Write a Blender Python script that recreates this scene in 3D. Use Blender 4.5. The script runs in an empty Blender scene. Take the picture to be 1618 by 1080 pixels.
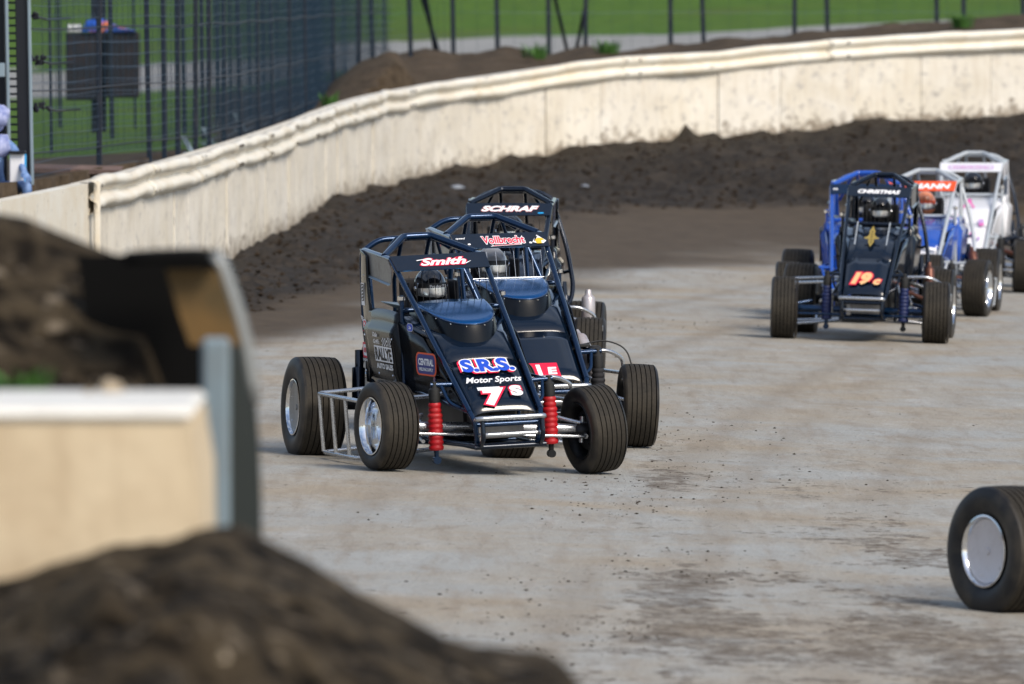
import bpy, math, random
import numpy as np
from mathutils import Vector, Matrix, Quaternion
random.seed(7); rng = np.random.default_rng(11)
PI = math.pi; R_ = math.radians
scene = bpy.context.scene
COL = scene.collection

# ------------------------------------------------------------ camera, sky, sun
CAM_H = 3.15; FPX = 13483.0; HORIZON = -20.0      # focal length in photo pixels, horizon row of the photo
cam_data = bpy.data.cameras.new("camera"); cam = bpy.data.objects.new("camera", cam_data); COL.objects.link(cam)
cam.location = (0, 0, CAM_H)
cam.rotation_euler = (R_(90) - math.atan((540 - HORIZON) / FPX), 0, 0)
cam_data.sensor_width = 36; cam_data.lens = 36 * FPX / 1618.0
cam_data.clip_start = 1; cam_data.clip_end = 4000
cam_data.dof.use_dof = True; cam_data.dof.focus_distance = 58.3; cam_data.dof.aperture_fstop = 4.8
scene.camera = cam
SUN_AZ, SUN_EL = R_(141), R_(42)                  # azimuth clockwise from +Y: from behind the camera, to the right
world = bpy.data.worlds.new("World"); scene.world = world; world.use_nodes = True
wn = world.node_tree; wn.nodes.clear()
sky = wn.nodes.new("ShaderNodeTexSky"); sky.sky_type = 'NISHITA'; sky.sun_disc = False
sky.sun_elevation = SUN_EL; sky.sun_rotation = SUN_AZ; sky.dust_density = 1.5; sky.ozone_density = 1.2
bg = wn.nodes.new("ShaderNodeBackground"); bg.inputs[1].default_value = 0.11
tcw = wn.nodes.new("ShaderNodeTexCoord"); mpw = wn.nodes.new("ShaderNodeMapping"); mpw.inputs["Scale"].default_value = (1, 1, 2.6)
nzw = wn.nodes.new("ShaderNodeTexNoise"); nzw.inputs["Scale"].default_value = 2.2; nzw.inputs["Detail"].default_value = 7; nzw.inputs["Roughness"].default_value = .6
rpw = wn.nodes.new("ShaderNodeValToRGB"); rpw.color_ramp.elements[0].position = .42; rpw.color_ramp.elements[1].position = .68
rpw.color_ramp.elements[1].color = (.5, .5, .5, 1)
mxw = wn.nodes.new("ShaderNodeMix"); mxw.data_type = 'RGBA'; mxw.inputs[7].default_value = (6.5, 6.9, 7.6, 1)   # thin high cloud
wo = wn.nodes.new("ShaderNodeOutputWorld")
wn.links.new(tcw.outputs['Generated'], mpw.inputs[0]); wn.links.new(mpw.outputs[0], nzw.inputs['Vector']); wn.links.new(nzw.outputs['Fac'], rpw.inputs[0]); wn.links.new(rpw.outputs[0], mxw.inputs[0])
wn.links.new(sky.outputs[0], mxw.inputs[6]); wn.links.new(mxw.outputs[2], bg.inputs[0]); wn.links.new(bg.outputs[0], wo.inputs[0])
sd = bpy.data.lights.new("sun", 'SUN'); sd.energy = 2.5; sd.angle = R_(22); sd.color = (1.0, 0.90, 0.77)
so = bpy.data.objects.new("sun", sd); COL.objects.link(so)
to_sun = Vector((math.sin(SUN_AZ) * math.cos(SUN_EL), math.cos(SUN_AZ) * math.cos(SUN_EL), math.sin(SUN_EL)))
so.rotation_euler = to_sun.to_track_quat('Z', 'Y').to_euler(); so.location = (20, 0, 30)
scene.view_settings.view_transform = 'Standard'; scene.view_settings.look = 'None'
scene.view_settings.exposure = 0.45; scene.view_settings.gamma = 1.0
scene.cycles.use_denoising = True
scene.cycles.max_bounces = 6

# ------------------------------------------------------------ helpers
def S(d): return FPX / d
def at(px, py, d):
    s = FPX / d
    return Vector(((px - 809) / s, d, CAM_H - (py - HORIZON) / s))

def tag(o, label=None, cat=None, group=None, kind=None):
    if label: o["label"] = label
    if cat: o["category"] = cat
    if group: o["group"] = group
    if kind: o["kind"] = kind
    return o

def empty(name, loc=(0, 0, 0), rz=0):
    o = bpy.data.objects.new(name, None); COL.objects.link(o)
    o.location = loc; o.rotation_euler = (0, 0, rz); o.empty_display_size = .2
    return o

class MB:
    def __init__(s): s.v = []; s.f = []; s.m = []
    def add(s, vs, fs, mi=0):
        o = len(s.v); s.v += [tuple(v) for v in vs]
        s.f += [tuple(i + o for i in f) for f in fs]; s.m += [mi] * len(fs)
        return s
    def tube(s, pts, r, n=10, mi=0, bend=0.0, closed=False):
        pts = [Vector(p) for p in pts]
        if bend > 0: pts = rounded(pts, bend)
        k = len(pts); rings = []; up = None
        for i, p in enumerate(pts):
            a = pts[i - 1] if (i > 0 or closed) else None
            b = pts[(i + 1) % k] if (i < k - 1 or closed) else None
            t = Vector((0, 0, 0))
            if a is not None: t += (p - a).normalized()
            if b is not None: t += (b - p).normalized()
            t = t.normalized() if t.length > 1e-6 else Vector((0, 0, 1))
            if up is None:
                up = Vector((0, 0, 1)) if abs(t.z) < .9 else Vector((1, 0, 0))
            x = t.cross(up)
            if x.length < 1e-4: x = t.cross(Vector((0, 1, 0)))
            x.normalize(); y = x.cross(t).normalized(); up = y
            rr = r[i] if isinstance(r, (list, tuple)) else r
            rings.append([p + rr * (math.cos(2 * PI * j / n) * x + math.sin(2 * PI * j / n) * y) for j in range(n)])
        vs = [v for q in rings for v in q]; fs = []
        kk = k if closed else k - 1
        for i in range(kk):
            i2 = (i + 1) % k
            for j in range(n):
                fs.append((i * n + j, i * n + (j + 1) % n, i2 * n + (j + 1) % n, i2 * n + j))
        if not closed:
            fs.append(tuple(range(n))[::-1]); fs.append(tuple((k - 1) * n + j for j in range(n)))
        return s.add(vs, fs, mi)
    def lathe(s, prof, o=(0, 0, 0), ax=(0, 1, 0), n=32, mi=0, closed=False):
        o = Vector(o); ax = Vector(ax).normalized()
        x = ax.cross(Vector((0, 0, 1)))
        if x.length < 1e-3: x = Vector((1, 0, 0))
        x.normalize(); y = x.cross(ax)
        vs = [o + ax * a + r * (math.cos(2 * PI * j / n) * x + math.sin(2 * PI * j / n) * y) for a, r in prof for j in range(n)]
        k = len(prof); fs = []
        for i in range(k if closed else k - 1):
            i2 = (i + 1) % k
            for j in range(n):
                fs.append((i * n + j, i * n + (j + 1) % n, i2 * n + (j + 1) % n, i2 * n + j))
        if not closed:
            fs.append(tuple(range(n))[::-1]); fs.append(tuple((k - 1) * n + j for j in range(n)))
        return s.add(vs, fs, mi)
    def box(s, c, size, mi=0, rot=None, bev=0.0):
        c = Vector(c); hx, hy, hz = [q / 2 for q in size]; M = rot if rot is not None else Matrix.Identity(3)
        b = min(bev, hx * .9, hy * .9, hz * .9)
        if b <= 0:
            vs = [c + M @ Vector((sx * hx, sy * hy, sz * hz)) for sx in (-1, 1) for sy in (-1, 1) for sz in (-1, 1)]
            fs = [(0, 1, 3, 2), (4, 6, 7, 5), (0, 4, 5, 1), (2, 3, 7, 6), (0, 2, 6, 4), (1, 5, 7, 3)]
            return s.add(vs, fs, mi)
        vs = []; idx = {}
        for sx in (-1, 1):
            for sy in (-1, 1):
                for sz in (-1, 1):
                    for k, q in enumerate(((hx, hy - b, hz - b), (hx - b, hy, hz - b), (hx - b, hy - b, hz))):
                        idx[(sx, sy, sz, k)] = len(vs); vs.append(c + M @ Vector((sx * q[0], sy * q[1], sz * q[2])))
        fs = []
        for a in (-1, 1):
            fs.append([idx[(a, p, q, 0)] for p, q in ((-1, -1), (1, -1), (1, 1), (-1, 1))])
            fs.append([idx[(p, a, q, 1)] for p, q in ((-1, -1), (1, -1), (1, 1), (-1, 1))])
            fs.append([idx[(p, q, a, 2)] for p, q in ((-1, -1), (1, -1), (1, 1), (-1, 1))])
        for p in (-1, 1):
            for q in (-1, 1):
                fs.append([idx[(p, q, -1, 0)], idx[(p, q, 1, 0)], idx[(p, q, 1, 1)], idx[(p, q, -1, 1)]])
                fs.append([idx[(p, -1, q, 0)], idx[(p, 1, q, 0)], idx[(p, 1, q, 2)], idx[(p, -1, q, 2)]])
                fs.append([idx[(-1, p, q, 1)], idx[(1, p, q, 1)], idx[(1, p, q, 2)], idx[(-1, p, q, 2)]])
                for a in (-1, 1): fs.append([idx[(p, q, a, 0)], idx[(p, q, a, 1)], idx[(p, q, a, 2)]])
        return s.add(vs, fs, mi)
    def poly(s, pts, th=.004, mi=0):
        pts = [Vector(p) for p in pts]; n = Vector((0, 0, 0)); k = len(pts)
        for i in range(k): n += pts[i].cross(pts[(i + 1) % k])
        n.normalize(); a = [p + n * th / 2 for p in pts]; b = [p - n * th / 2 for p in pts]
        fs = [tuple(range(k)), tuple(range(2 * k - 1, k - 1, -1))]
        for i in range(k): fs.append((i, i + k, (i + 1) % k + k, (i + 1) % k))
        return s.add(a + b, fs, mi)
    def flat(s, pts, mi=0):
        return s.add(pts, [tuple(range(len(pts)))], mi)
    def grid(s, P, mi=0, cu=False, cv=False):
        nu, nv = len(P), len(P[0]); vs = [p for row in P for p in row]; fs = []
        for i in range(nu if cu else nu - 1):
            for j in range(nv if cv else nv - 1):
                i2, j2 = (i + 1) % nu, (j + 1) % nv
                fs.append((i * nv + j, i * nv + j2, i2 * nv + j2, i2 * nv + j))
        return s.add(vs, fs, mi)
    def xf(s, fn): s.v = [tuple(fn(Vector(v))) for v in s.v]; return s
    def mesh(s, name, mats, smooth=35, recalc=True):
        me = bpy.data.meshes.new(name); me.from_pydata(s.v, [], s.f); me.update()
        if not isinstance(mats, (list, tuple)): mats = [mats]
        for m in mats: me.materials.append(m)
        me.polygons.foreach_set("material_index", [min(i, len(mats) - 1) for i in s.m])
        if recalc:
            import bmesh
            b = bmesh.new(); b.from_mesh(me); bmesh.ops.recalc_face_normals(b, faces=b.faces); b.to_mesh(me); b.free()
        if smooth:
            me.shade_smooth(); me.set_sharp_from_angle(angle=R_(smooth))
        return me
    def build(s, name, mats, parent=None, smooth=35, recalc=True, solid=0):
        o = bpy.data.objects.new(name, s.mesh(name, mats, smooth, recalc)); COL.objects.link(o)
        if parent: o.parent = parent
        if solid:
            md = o.modifiers.new("sheet", 'SOLIDIFY'); md.thickness = solid; md.offset = -1
        return o

def rounded(pts, r, n=5):
    out = [pts[0]]
    for i in range(1, len(pts) - 1):
        p, a, b = pts[i], pts[i - 1], pts[i + 1]
        da, db = (a - p), (b - p); q = min(r, da.length * .45, db.length * .45)
        A = p + da.normalized() * q; B = p + db.normalized() * q
        for k in range(n + 1):
            t = k / n; out.append(A * (1 - t) ** 2 + p * 2 * t * (1 - t) + B * t * t)
    out.append(pts[-1]); return out

# ---- lettering: built-in font turned into flat mesh, fitted to a rectangle
_tc = {}
def glyphs(s, shear, off, sp):
    key = (s, shear, off, sp)
    if key in _tc: return _tc[key]
    cu = bpy.data.curves.new("t", 'FONT'); cu.body = s; cu.shear = shear; cu.offset = off; cu.space_character = sp
    cu.resolution_u = 4; ob = bpy.data.objects.new("t", cu); COL.objects.link(ob)
    dg = bpy.context.evaluated_depsgraph_get(); dg.update()
    me = bpy.data.meshes.new_from_object(ob.evaluated_get(dg))
    r = ([v.co.copy() for v in me.vertices], [tuple(p.vertices) for p in me.polygons])
    bpy.data.objects.remove(ob); bpy.data.curves.remove(cu); bpy.data.meshes.remove(me)
    _tc[key] = r; return r
def letters(mb, s, c, u, v, w, h, mi=0, shear=0.0, bold=.02, out=0.0, lift=.002, sp=1.0):
    """centre c, unit axes u (reading direction) and v (up), fitted to w x h; out widens the strokes for an outline"""
    base, _ = glyphs(s, shear, bold, sp); vs, fs = glyphs(s, shear, bold + out, sp)
    x0 = min(p.x for p in base); x1 = max(p.x for p in base); y0 = min(p.y for p in base); y1 = max(p.y for p in base)
    u = Vector(u).normalized(); v = Vector(v).normalized(); n = u.cross(v); c = Vector(c)
    kx, ky = w / (x1 - x0), h / (y1 - y0)
    mb.add([c + u * ((p.x - (x0 + x1) / 2) * kx) + v * ((p.y - (y0 + y1) / 2) * ky) + n * lift for p in vs], fs, mi)
def patch(mb, c, u, v, w, h, mi=0, lift=.001, r=0.0):
    u = Vector(u).normalized(); v = Vector(v).normalized(); n = u.cross(v); c = Vector(c); pts = []
    r = min(r, w / 2, h / 2)
    if r <= 0: q = [(-w / 2, -h / 2), (w / 2, -h / 2), (w / 2, h / 2), (-w / 2, h / 2)]
    else:
        q = []
        for cx, cy, a0 in ((w / 2 - r, -h / 2 + r, -90), (w / 2 - r, h / 2 - r, 0), (-w / 2 + r, h / 2 - r, 90), (-w / 2 + r, -h / 2 + r, 180)):
            for k in range(6):
                a = R_(a0 + 18 * k); q.append((cx + r * math.cos(a), cy + r * math.sin(a)))
    mb.flat([c + u * a + v * b + n * lift for a, b in q], mi)
def shape(mb, pts, c, u, v, k=1.0, mi=0, lift=.002):
    u = Vector(u).normalized(); v = Vector(v).normalized(); n = u.cross(v); c = Vector(c)
    mb.flat([c + u * (a * k) + v * (b * k) + n * lift for a, b in pts], mi)

# ------------------------------------------------------------ materials
def mat(name, col=(.5, .5, .5), rough=.5, metal=0., coat=0., spec=.5, fn=None, coat_rough=.05):
    m = bpy.data.materials.new(name); m.use_nodes = True; nt = m.node_tree
    b = nt.nodes["Principled BSDF"]
    b.inputs["Base Color"].default_value = (*col, 1); b.inputs["Roughness"].default_value = rough
    b.inputs["Metallic"].default_value = metal; b.inputs["Coat Weight"].default_value = coat
    b.inputs["Coat Roughness"].default_value = coat_rough
    b.inputs["Specular IOR Level"].default_value = spec
    if fn: fn(nt, b)
    return m
def N(nt, t, **kw):
    n = nt.nodes.new(t)
    for k, v in kw.items():
        if k[0] == '_': setattr(n, k[1:], v)
        else:
            kk = k.replace('__', ' ')
            n.inputs[int(kk[1:]) if kk[0] == 'i' and kk[1:].isdigit() else kk].default_value = v
    return n
def coords(nt, scale=(1, 1, 1), obj=True):
    tc = N(nt, "ShaderNodeTexCoord"); mp = N(nt, "ShaderNodeMapping"); mp.inputs["Scale"].default_value = scale
    nt.links.new(tc.outputs["Object" if obj else "Generated"], mp.inputs[0]); return mp.outputs[0]
def noise(nt, vec, scale, detail=4, rough=.6, dist=0.):
    n = N(nt, "ShaderNodeTexNoise"); n.inputs["Scale"].default_value = scale; n.inputs["Detail"].default_value = detail
    n.inputs["Roughness"].default_value = rough; n.inputs["Distortion"].default_value = dist
    nt.links.new(vec, n.inputs["Vector"]); return n.outputs["Fac"]
def ramp(nt, fac, stops):
    r = N(nt, "ShaderNodeValToRGB"); e = r.color_ramp.elements
    e[0].position, e[0].color = stops[0][0], (*stops[0][1], 1); e[1].position, e[1].color = stops[1][0], (*stops[1][1], 1)
    for p, c in stops[2:]:
        x = e.new(p); x.color = (*c, 1)
    nt.links.new(fac, r.inputs[0]); return r.outputs[0]
def g3(v): return (v, v, v)
def mixc(nt, fac, a, b, mode='MIX'):
    m = N(nt, "ShaderNodeMix", _data_type='RGBA', _blend_type=mode)
    for val, i in ((fac, 0), (a, 6), (b, 7)):
        if isinstance(val, (int, float)): m.inputs[i].default_value = val
        elif isinstance(val, tuple): m.inputs[i].default_value = (*val, 1)
        else: nt.links.new(val, m.inputs[i])
    return m.outputs[2]
def mth(nt, op, a, b=0.):
    m = N(nt, "ShaderNodeMath", _operation=op)
    for i, v in ((0, a), (1, b)):
        if isinstance(v, (int, float)): m.inputs[i].default_value = v
        else: nt.links.new(v, m.inputs[i])
    return m.outputs[0]
def attr(nt, name):
    a = N(nt, "ShaderNodeAttribute"); a.attribute_name = name; return a.outputs["Fac"]
def bump(nt, b, h, strength=.5, dist=.01):
    n = N(nt, "ShaderNodeBump"); n.inputs["Strength"].default_value = strength; n.inputs["Distance"].default_value = dist
    nt.links.new(h, n.inputs["Height"]); nt.links.new(n.outputs[0], b.inputs["Normal"])

def dusty(col, dust=(.16, .12, .08), amt=.25, scale=9., rough=(.18, .6)):
    """paint or metal with a thin film and specks of track dust"""
    def fn(nt, b):
        v = coords(nt); n1 = noise(nt, v, scale, 6, .7); n2 = noise(nt, v, scale * 14, 3, .6)
        f = ramp(nt, mth(nt, 'ADD', mth(nt, 'MULTIPLY', n1, .7), mth(nt, 'MULTIPLY', n2, .35)), [(.5, g3(0)), (.78, g3(1))])
        f = mth(nt, 'MULTIPLY', f, amt)
        nt.links.new(mixc(nt, f, col, dust), b.inputs["Base Color"])
        r = mth(nt, 'ADD', mth(nt, 'MULTIPLY', f, rough[1] - rough[0]), rough[0]); nt.links.new(r, b.inputs["Roughness"])
        bump(nt, b, n1, .04, .004)
    return fn
M = {}
M['black'] = mat("black_paint", (.002, .003, .006), .3, coat=.0, spec=.25, fn=dusty((.0022, .0035, .006), amt=.03, rough=(.24, .5)))
M['navy'] = mat("navy_paint", (.006, .016, .04), .2, metal=.0, coat=.35, spec=.4, fn=dusty((.0016, .0065, .017), amt=.035, rough=(.12, .5)))
M['navy_tube'] = mat("navy_frame_paint", (.008, .03, .08), .2, metal=.6, coat=.3, fn=dusty((.004, .026, .075), amt=.05, rough=(.18, .5)))
M['black_tube'] = mat("black_frame_paint", (.006, .01, .02), .2, metal=.5, coat=.3, fn=dusty((.003, .009, .022), amt=.06, rough=(.18, .5)))
M['lid'] = mat("blue_cowl_lid", (.02, .12, .3), .32, metal=.85, fn=dusty((.012, .13, .36), amt=.04, rough=(.16, .5)))
M['blue'] = mat("bright_blue_paint", (.01, .10, .55), .25, coat=.8, fn=dusty((.004, .07, .42), amt=.08, rough=(.2, .5)))
M['skyblue'] = mat("sky_blue_decal", (.02, .35, .75), .35)
M['silver'] = mat("satin_silver_tube", (.55, .57, .6), .32, metal=.9, fn=dusty((.55, .57, .6), amt=.5, scale=22, rough=(.25, .6)))
M['grey_tube'] = mat("light_grey_paint", (.45, .48, .5), .35, coat=.4, fn=dusty((.42, .46, .5), amt=.25, rough=(.3, .6)))
M['chrome'] = mat("polished_aluminium", (.8, .82, .85), .12, metal=1, fn=dusty((.8, .82, .85), amt=.18, rough=(.1, .5)))
M['grey'] = mat("grey_aluminium_sheet", (.3, .3, .3), .45, metal=.6, fn=dusty((.30, .30, .30), amt=.7, scale=7, rough=(.4, .7)))
M['disc'] = mat("dull_mud_cover", (.32, .31, .30), .45, metal=.4, fn=dusty((.30, .30, .29), amt=.6, scale=8, rough=(.4, .7)))
M['palegrey'] = mat("pale_mud_cover", (.6, .58, .6), .4, metal=.2, fn=dusty((.6, .58, .6), amt=.25, scale=8, rough=(.4, .7)))
M['white'] = mat("white_paint", (.75, .76, .8), .35, coat=.4, fn=dusty((.75, .76, .8), amt=.12, rough=(.3, .6)))
M['dwhite'] = mat("white_decal", (.9, .9, .92), .4)
M['red'] = mat("red_rubber_boot", (.42, .005, .01), .6, fn=dusty((.42, .004, .010), amt=.2, rough=(.5, .8)))
M['navyboot'] = mat("navy_rubber_boot", (.01, .02, .09), .5)
M['dred'] = mat("red_decal", (.75, .008, .05), .4)
M['dblue'] = mat("blue_decal", (.01, .07, .55), .4)
M['dnavy'] = mat("dark_blue_decal", (.02, .03, .22), .4)
M['dorange'] = mat("orange_decal", (.85, .09, .015), .4)
M['dyellow'] = mat("yellow_decal", (.85, .5, .03), .4)
M['dtan'] = mat("tan_yellow_decal", (.8, .48, .22), .4)
M['dgold'] = mat("gold_decal", (.45, .33, .08), .35, metal=.4)
M['dblack'] = mat("black_decal", (.006, .006, .008), .4)
M['dgreen'] = mat("green_decal", (.02, .4, .05), .4)
M['dpink'] = mat("pink_decal", (.7, .12, .4), .4)
M['dpurple'] = mat("lilac_decal", (.5, .3, .6), .4)
M['fabric'] = mat("dark_race_suit", (.015, .016, .02), .85)
M['glove'] = mat("glove_fabric", (.03, .03, .035), .8)
M['visor'] = mat("mirrored_visor", (.75, .76, .78), .22, metal=.7)
M['helm_black'] = mat("black_helmet_shell", (.008, .009, .012), .15, coat=1)
M['helm_grey'] = mat("grey_helmet_shell", (.25, .26, .28), .25, coat=1)
M['helm_orange'] = mat("orange_helmet_shell", (.7, .25, .12), .25, coat=1)
M['seat'] = mat("black_seat_padding", (.012, .012, .015), .8)
M['brown_pipe'] = mat("heat_stained_pipe", (.10, .045, .03), .5, metal=.6, fn=dusty((.13, .05, .035), amt=.5, scale=10, rough=(.4, .7)))
M['can'] = mat("muffler_can", (.5, .47, .48), .4, metal=.5, fn=dusty((.5, .47, .48), dust=(.25, .12, .08), amt=.6, scale=6, rough=(.35, .7)))
M['eng'] = mat("dark_engine_metal", (.01, .011, .013), .5, metal=.2, spec=.3, fn=dusty((.010, .011, .013), amt=.2, scale=12, rough=(.35, .7)))
M['rubber'] = mat("black_rubber_hose", (.01, .01, .01), .6)

def tyre_fn(nt, b):
    v = coords(nt); n1 = noise(nt, v, 5, 6, .7); n2 = noise(nt, v, 60, 3, .6)
    f = ramp(nt, mth(nt, 'ADD', mth(nt, 'MULTIPLY', n1, .7), mth(nt, 'MULTIPLY', n2, .3)), [(.35, g3(0)), (.7, g3(1))])
    nt.links.new(mixc(nt, f, (.013, .0115, .0095), (.044, .037, .027)), b.inputs["Base Color"])
    bump(nt, b, n2, .25, .003)
M['tyre'] = mat("dusty_tread_rubber", (.04, .04, .04), .75, spec=.3, fn=tyre_fn)
def side_fn(nt, b):
    v = coords(nt); n1 = noise(nt, v, 4, 5, .6)
    f = ramp(nt, n1, [(.42, g3(0)), (.7, g3(1))])
    nt.links.new(mixc(nt, f, (.007, .007, .008), (.055, .045, .032)), b.inputs["Base Color"])
M['sidewall'] = mat("tyre_sidewall_rubber", (.015, .015, .015), .5, spec=.4, fn=side_fn)
M['groove'] = mat("tread_groove_rubber", (.018, .016, .014), .9, spec=.1)
# ------------------------------------------------------------ noise on arrays
def _hash(ix, iy, seed):
    h = (ix.astype(np.int64) * 374761393 + iy.astype(np.int64) * 668265263 + seed * 974634777) & 0xffffffff
    h = ((h ^ (h >> 13)) * 1274126177) & 0xffffffff
    return ((h ^ (h >> 16)) & 0xffff) / 65535.0
def vnoise(x, y, sc, seed=0):
    x = np.asarray(x) * sc; y = np.asarray(y) * sc; ix = np.floor(x); iy = np.floor(y); fx = x - ix; fy = y - iy
    fx = fx * fx * (3 - 2 * fx); fy = fy * fy * (3 - 2 * fy)
    a = _hash(ix, iy, seed); b = _hash(ix + 1, iy, seed); c = _hash(ix, iy + 1, seed); d = _hash(ix + 1, iy + 1, seed)
    return (a * (1 - fx) + b * fx) * (1 - fy) + (c * (1 - fx) + d * fx) * fy
def fbm(x, y, sc, oc=4, seed=0, rough=.5):
    t = 0; w = 1; s = 0
    for k in range(oc): t = t + w * vnoise(x, y, sc * 2 ** k, seed + k); s += w; w *= rough
    return t / s
def sst(a, b, x):
    t = np.clip((np.asarray(x) - a) / (b - a), 0, 1); return t * t * (3 - 2 * t)

# ------------------------------------------------------------ course of the track wall: X, Y, top z, ground z, berm width
WALL = np.array([(-8.5, 30, 1.2, 0, 1.6), (-6.6, 52, 1.2, 0, 1.6), (-5.6, 63, 1.2, 0, 1.6), (-4.9, 74, 1.23, 0, 1.6), (-4.13, 81.7, 1.295, .02, 1.7), (-3.6, 87, 1.38, .12, 1.75),
    (-3.06, 94.3, 1.475, .22, 1.8), (-2.62, 103, 1.56, .33, 1.9), (-2.42, 108.5, 1.61, .38, 2.1), (-2.03, 116, 1.68, .38, 3), (-1.42, 121.5, 1.75, .44, 5), (-.27, 125.3, 1.89, .57, 8),
    (1.33, 127.3, 2.09, .80, 8.5), (2.53, 128.4, 2.15, .85, 9), (5.12, 130, 2.37, 1.06, 9), (7.85, 131, 2.515, 1.21, 9), (12, 132, 2.8, 1.5, 9), (30, 134, 3.6, 2.3, 9), (90, 138, 3.6, 2.3, 9)], float)
def catmull(P, n=24):
    out = []
    for i in range(len(P) - 1):
        p0, p1, p2, p3 = P[max(i - 1, 0)], P[i], P[i + 1], P[min(i + 2, len(P) - 1)]
        m1 = (p2 - p0) / 2; m2 = (p3 - p1) / 2
        L = np.linalg.norm(p2[:2] - p1[:2])
        for m in (m1, m2):
            l = np.linalg.norm(m[:2])
            if l > L: m *= L / l
        for k in range(n):
            t = k / n
            out.append((2 * t**3 - 3 * t**2 + 1) * p1 + (t**3 - 2 * t**2 + t) * m1 + (-2 * t**3 + 3 * t**2) * p2 + (t**3 - t**2) * m2)
    out.append(P[-1]); return np.array(out)
WC = catmull(WALL)
WL = np.concatenate([[0], np.cumsum(np.linalg.norm(np.diff(WC[:, :2], axis=0), axis=1))])
def wall_at(l):
    return np.array([np.interp(l, WL, WC[:, k]) for k in range(5)])
def wall_dir(l):
    d = wall_at(l + .3)[:2] - wall_at(l - .3)[:2]; return d / np.linalg.norm(d)
WT = np.gradient(WC[:, :2], axis=0); WT /= np.linalg.norm(WT, axis=1)[:, None]
def wall_dist(X, Y):
    """signed distance (positive on the track side) and interpolated wall rows"""
    X = np.ravel(X); Y = np.ravel(Y); D = np.empty(len(X)); I = np.empty(len(X), int)
    for a in range(0, len(X), 20000):
        dx = X[a:a + 20000, None] - WC[None, :, 0]; dy = Y[a:a + 20000, None] - WC[None, :, 1]
        i = np.argmin(dx * dx + dy * dy, 1); I[a:a + 20000] = i
        r = np.arange(len(i)); ex, ey = dx[r, i], dy[r, i]
        cr = WT[i, 0] * ey - WT[i, 1] * ex                     # + on the left (outside)
        along = WT[i, 0] * ex + WT[i, 1] * ey
        n = np.hypot(ex, ey)
        D[a:a + 20000] = -np.sign(cr) * np.where(np.abs(along) < .8, np.abs(cr), n)
    return D, I

RX = (np.array([440, 480, 500, 530, 569, 610, 670, 721, 794, 829, 863, 929, 985, 1060, 1200, 1400, 1618, 1900]) - 809) / 95.0
RZ = np.array([1.0, 1.1, 1.3, 1.58, 1.89, 1.98, 2.12, 2.0, 2.16, 2.1, 2.0, 2.18, 2.09, 2.17, 2.31, 2.5, 2.68, 2.9])
BRX = np.array([-30, -4, -2.17, -1.48, .63, 1.8, 2.9, 6.3, 40]); BRY = np.array([50, 66, 75, 80, 93, 97.8, 101, 105, 112])
def out_plane(X): return np.clip(1.0 + .06 * (X + 10), .4, 4)
def ground_z(X, Y):
    X = np.asarray(X, float); Y = np.asarray(Y, float); sh = X.shape
    D, I = wall_dist(X, Y); D = D.reshape(sh); I = I.reshape(sh)
    zb, Rw = WC[I, 3], WC[I, 4]; u = np.maximum(D, 0) / Rw
    prof = .72 * (1 - sst(0, 1, u)) + .28 * (1 - sst(0, 2.7, u))
    berm = 1 - sst(.75, 1.15, u + (fbm(X, Y, .9, 3, 5) - .5) * .5)
    z = zb * prof
    rough = np.where(D > -.5, berm, 0) * (Y > 60)
    cl = fbm(X, Y * .6, 3.2, 5, 21, .62) - .5
    z = z + rough * cl * .22 + (fbm(X, Y, .35, 3, 2) - .5) * .03 * sst(40, 50, Y)
    z = z + rough * np.maximum(0, fbm(X, Y * .5, 1.1, 2, 9) - .55) * .35 * np.exp(-u * 3)
    hump = np.exp(-((X - 2.62) / .10) ** 2) * .22 + np.exp(-((X - 3.02) / .09) ** 2) * .12 - np.exp(-((X - 4.7) / .35) ** 2) * .10
    z = z + hump * np.exp(-(np.maximum(D, 0) / .5) ** 2) * (Y > 120)
    zo = out_plane(X)
    rz = np.interp(X, RX, RZ); ridge = np.exp(-((Y - 143) / 5.5) ** 2)
    zo2 = zo + np.maximum(rz - zo, 0) * ridge + ridge * (fbm(X, Y * .3, 2.2, 4, 31) - .5) * .16
    pxx = 809 + X * FPX / np.maximum(Y, 20)
    yc = np.interp(pxx, [430, 455, 480, 500, 530, 569, 610, 650], [200, 190, 166, 158, 128, 100, 84, 78]); z3 = CAM_H - (yc + 20) * Y / FPX
    near = np.exp(-(np.maximum(np.abs(Y - 129) - 5, 0) / 3.5) ** 2) * sst(425, 460, pxx) * (1 - sst(620, 680, pxx))
    zo2 = zo2 + np.maximum(z3 - zo2, 0) * near + near * (fbm(X, Y * .3, 2.2, 4, 35) - .5) * .14
    zo2 = zo2 + (fbm(X, Y, .5, 3, 33) - .5) * .06
    zo2 = zo2 + np.maximum(Y - 245, 0) * .035 * sst(245, 300, Y)
    zo2 = np.minimum(zo2, 22)
    out = D < -.32
    z = z - .03 * (X + .14) * sst(0, 2.2, u) * np.where(np.abs(X) < 12, 1, 12 / np.maximum(np.abs(X), 12))
    zo2 = zo2 + 7 * sst(-22, -45, X) * (1 - sst(90, 125, Y))
    return np.where(out, zo2, z), D, berm * (~out) * (Y > 60), u

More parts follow.
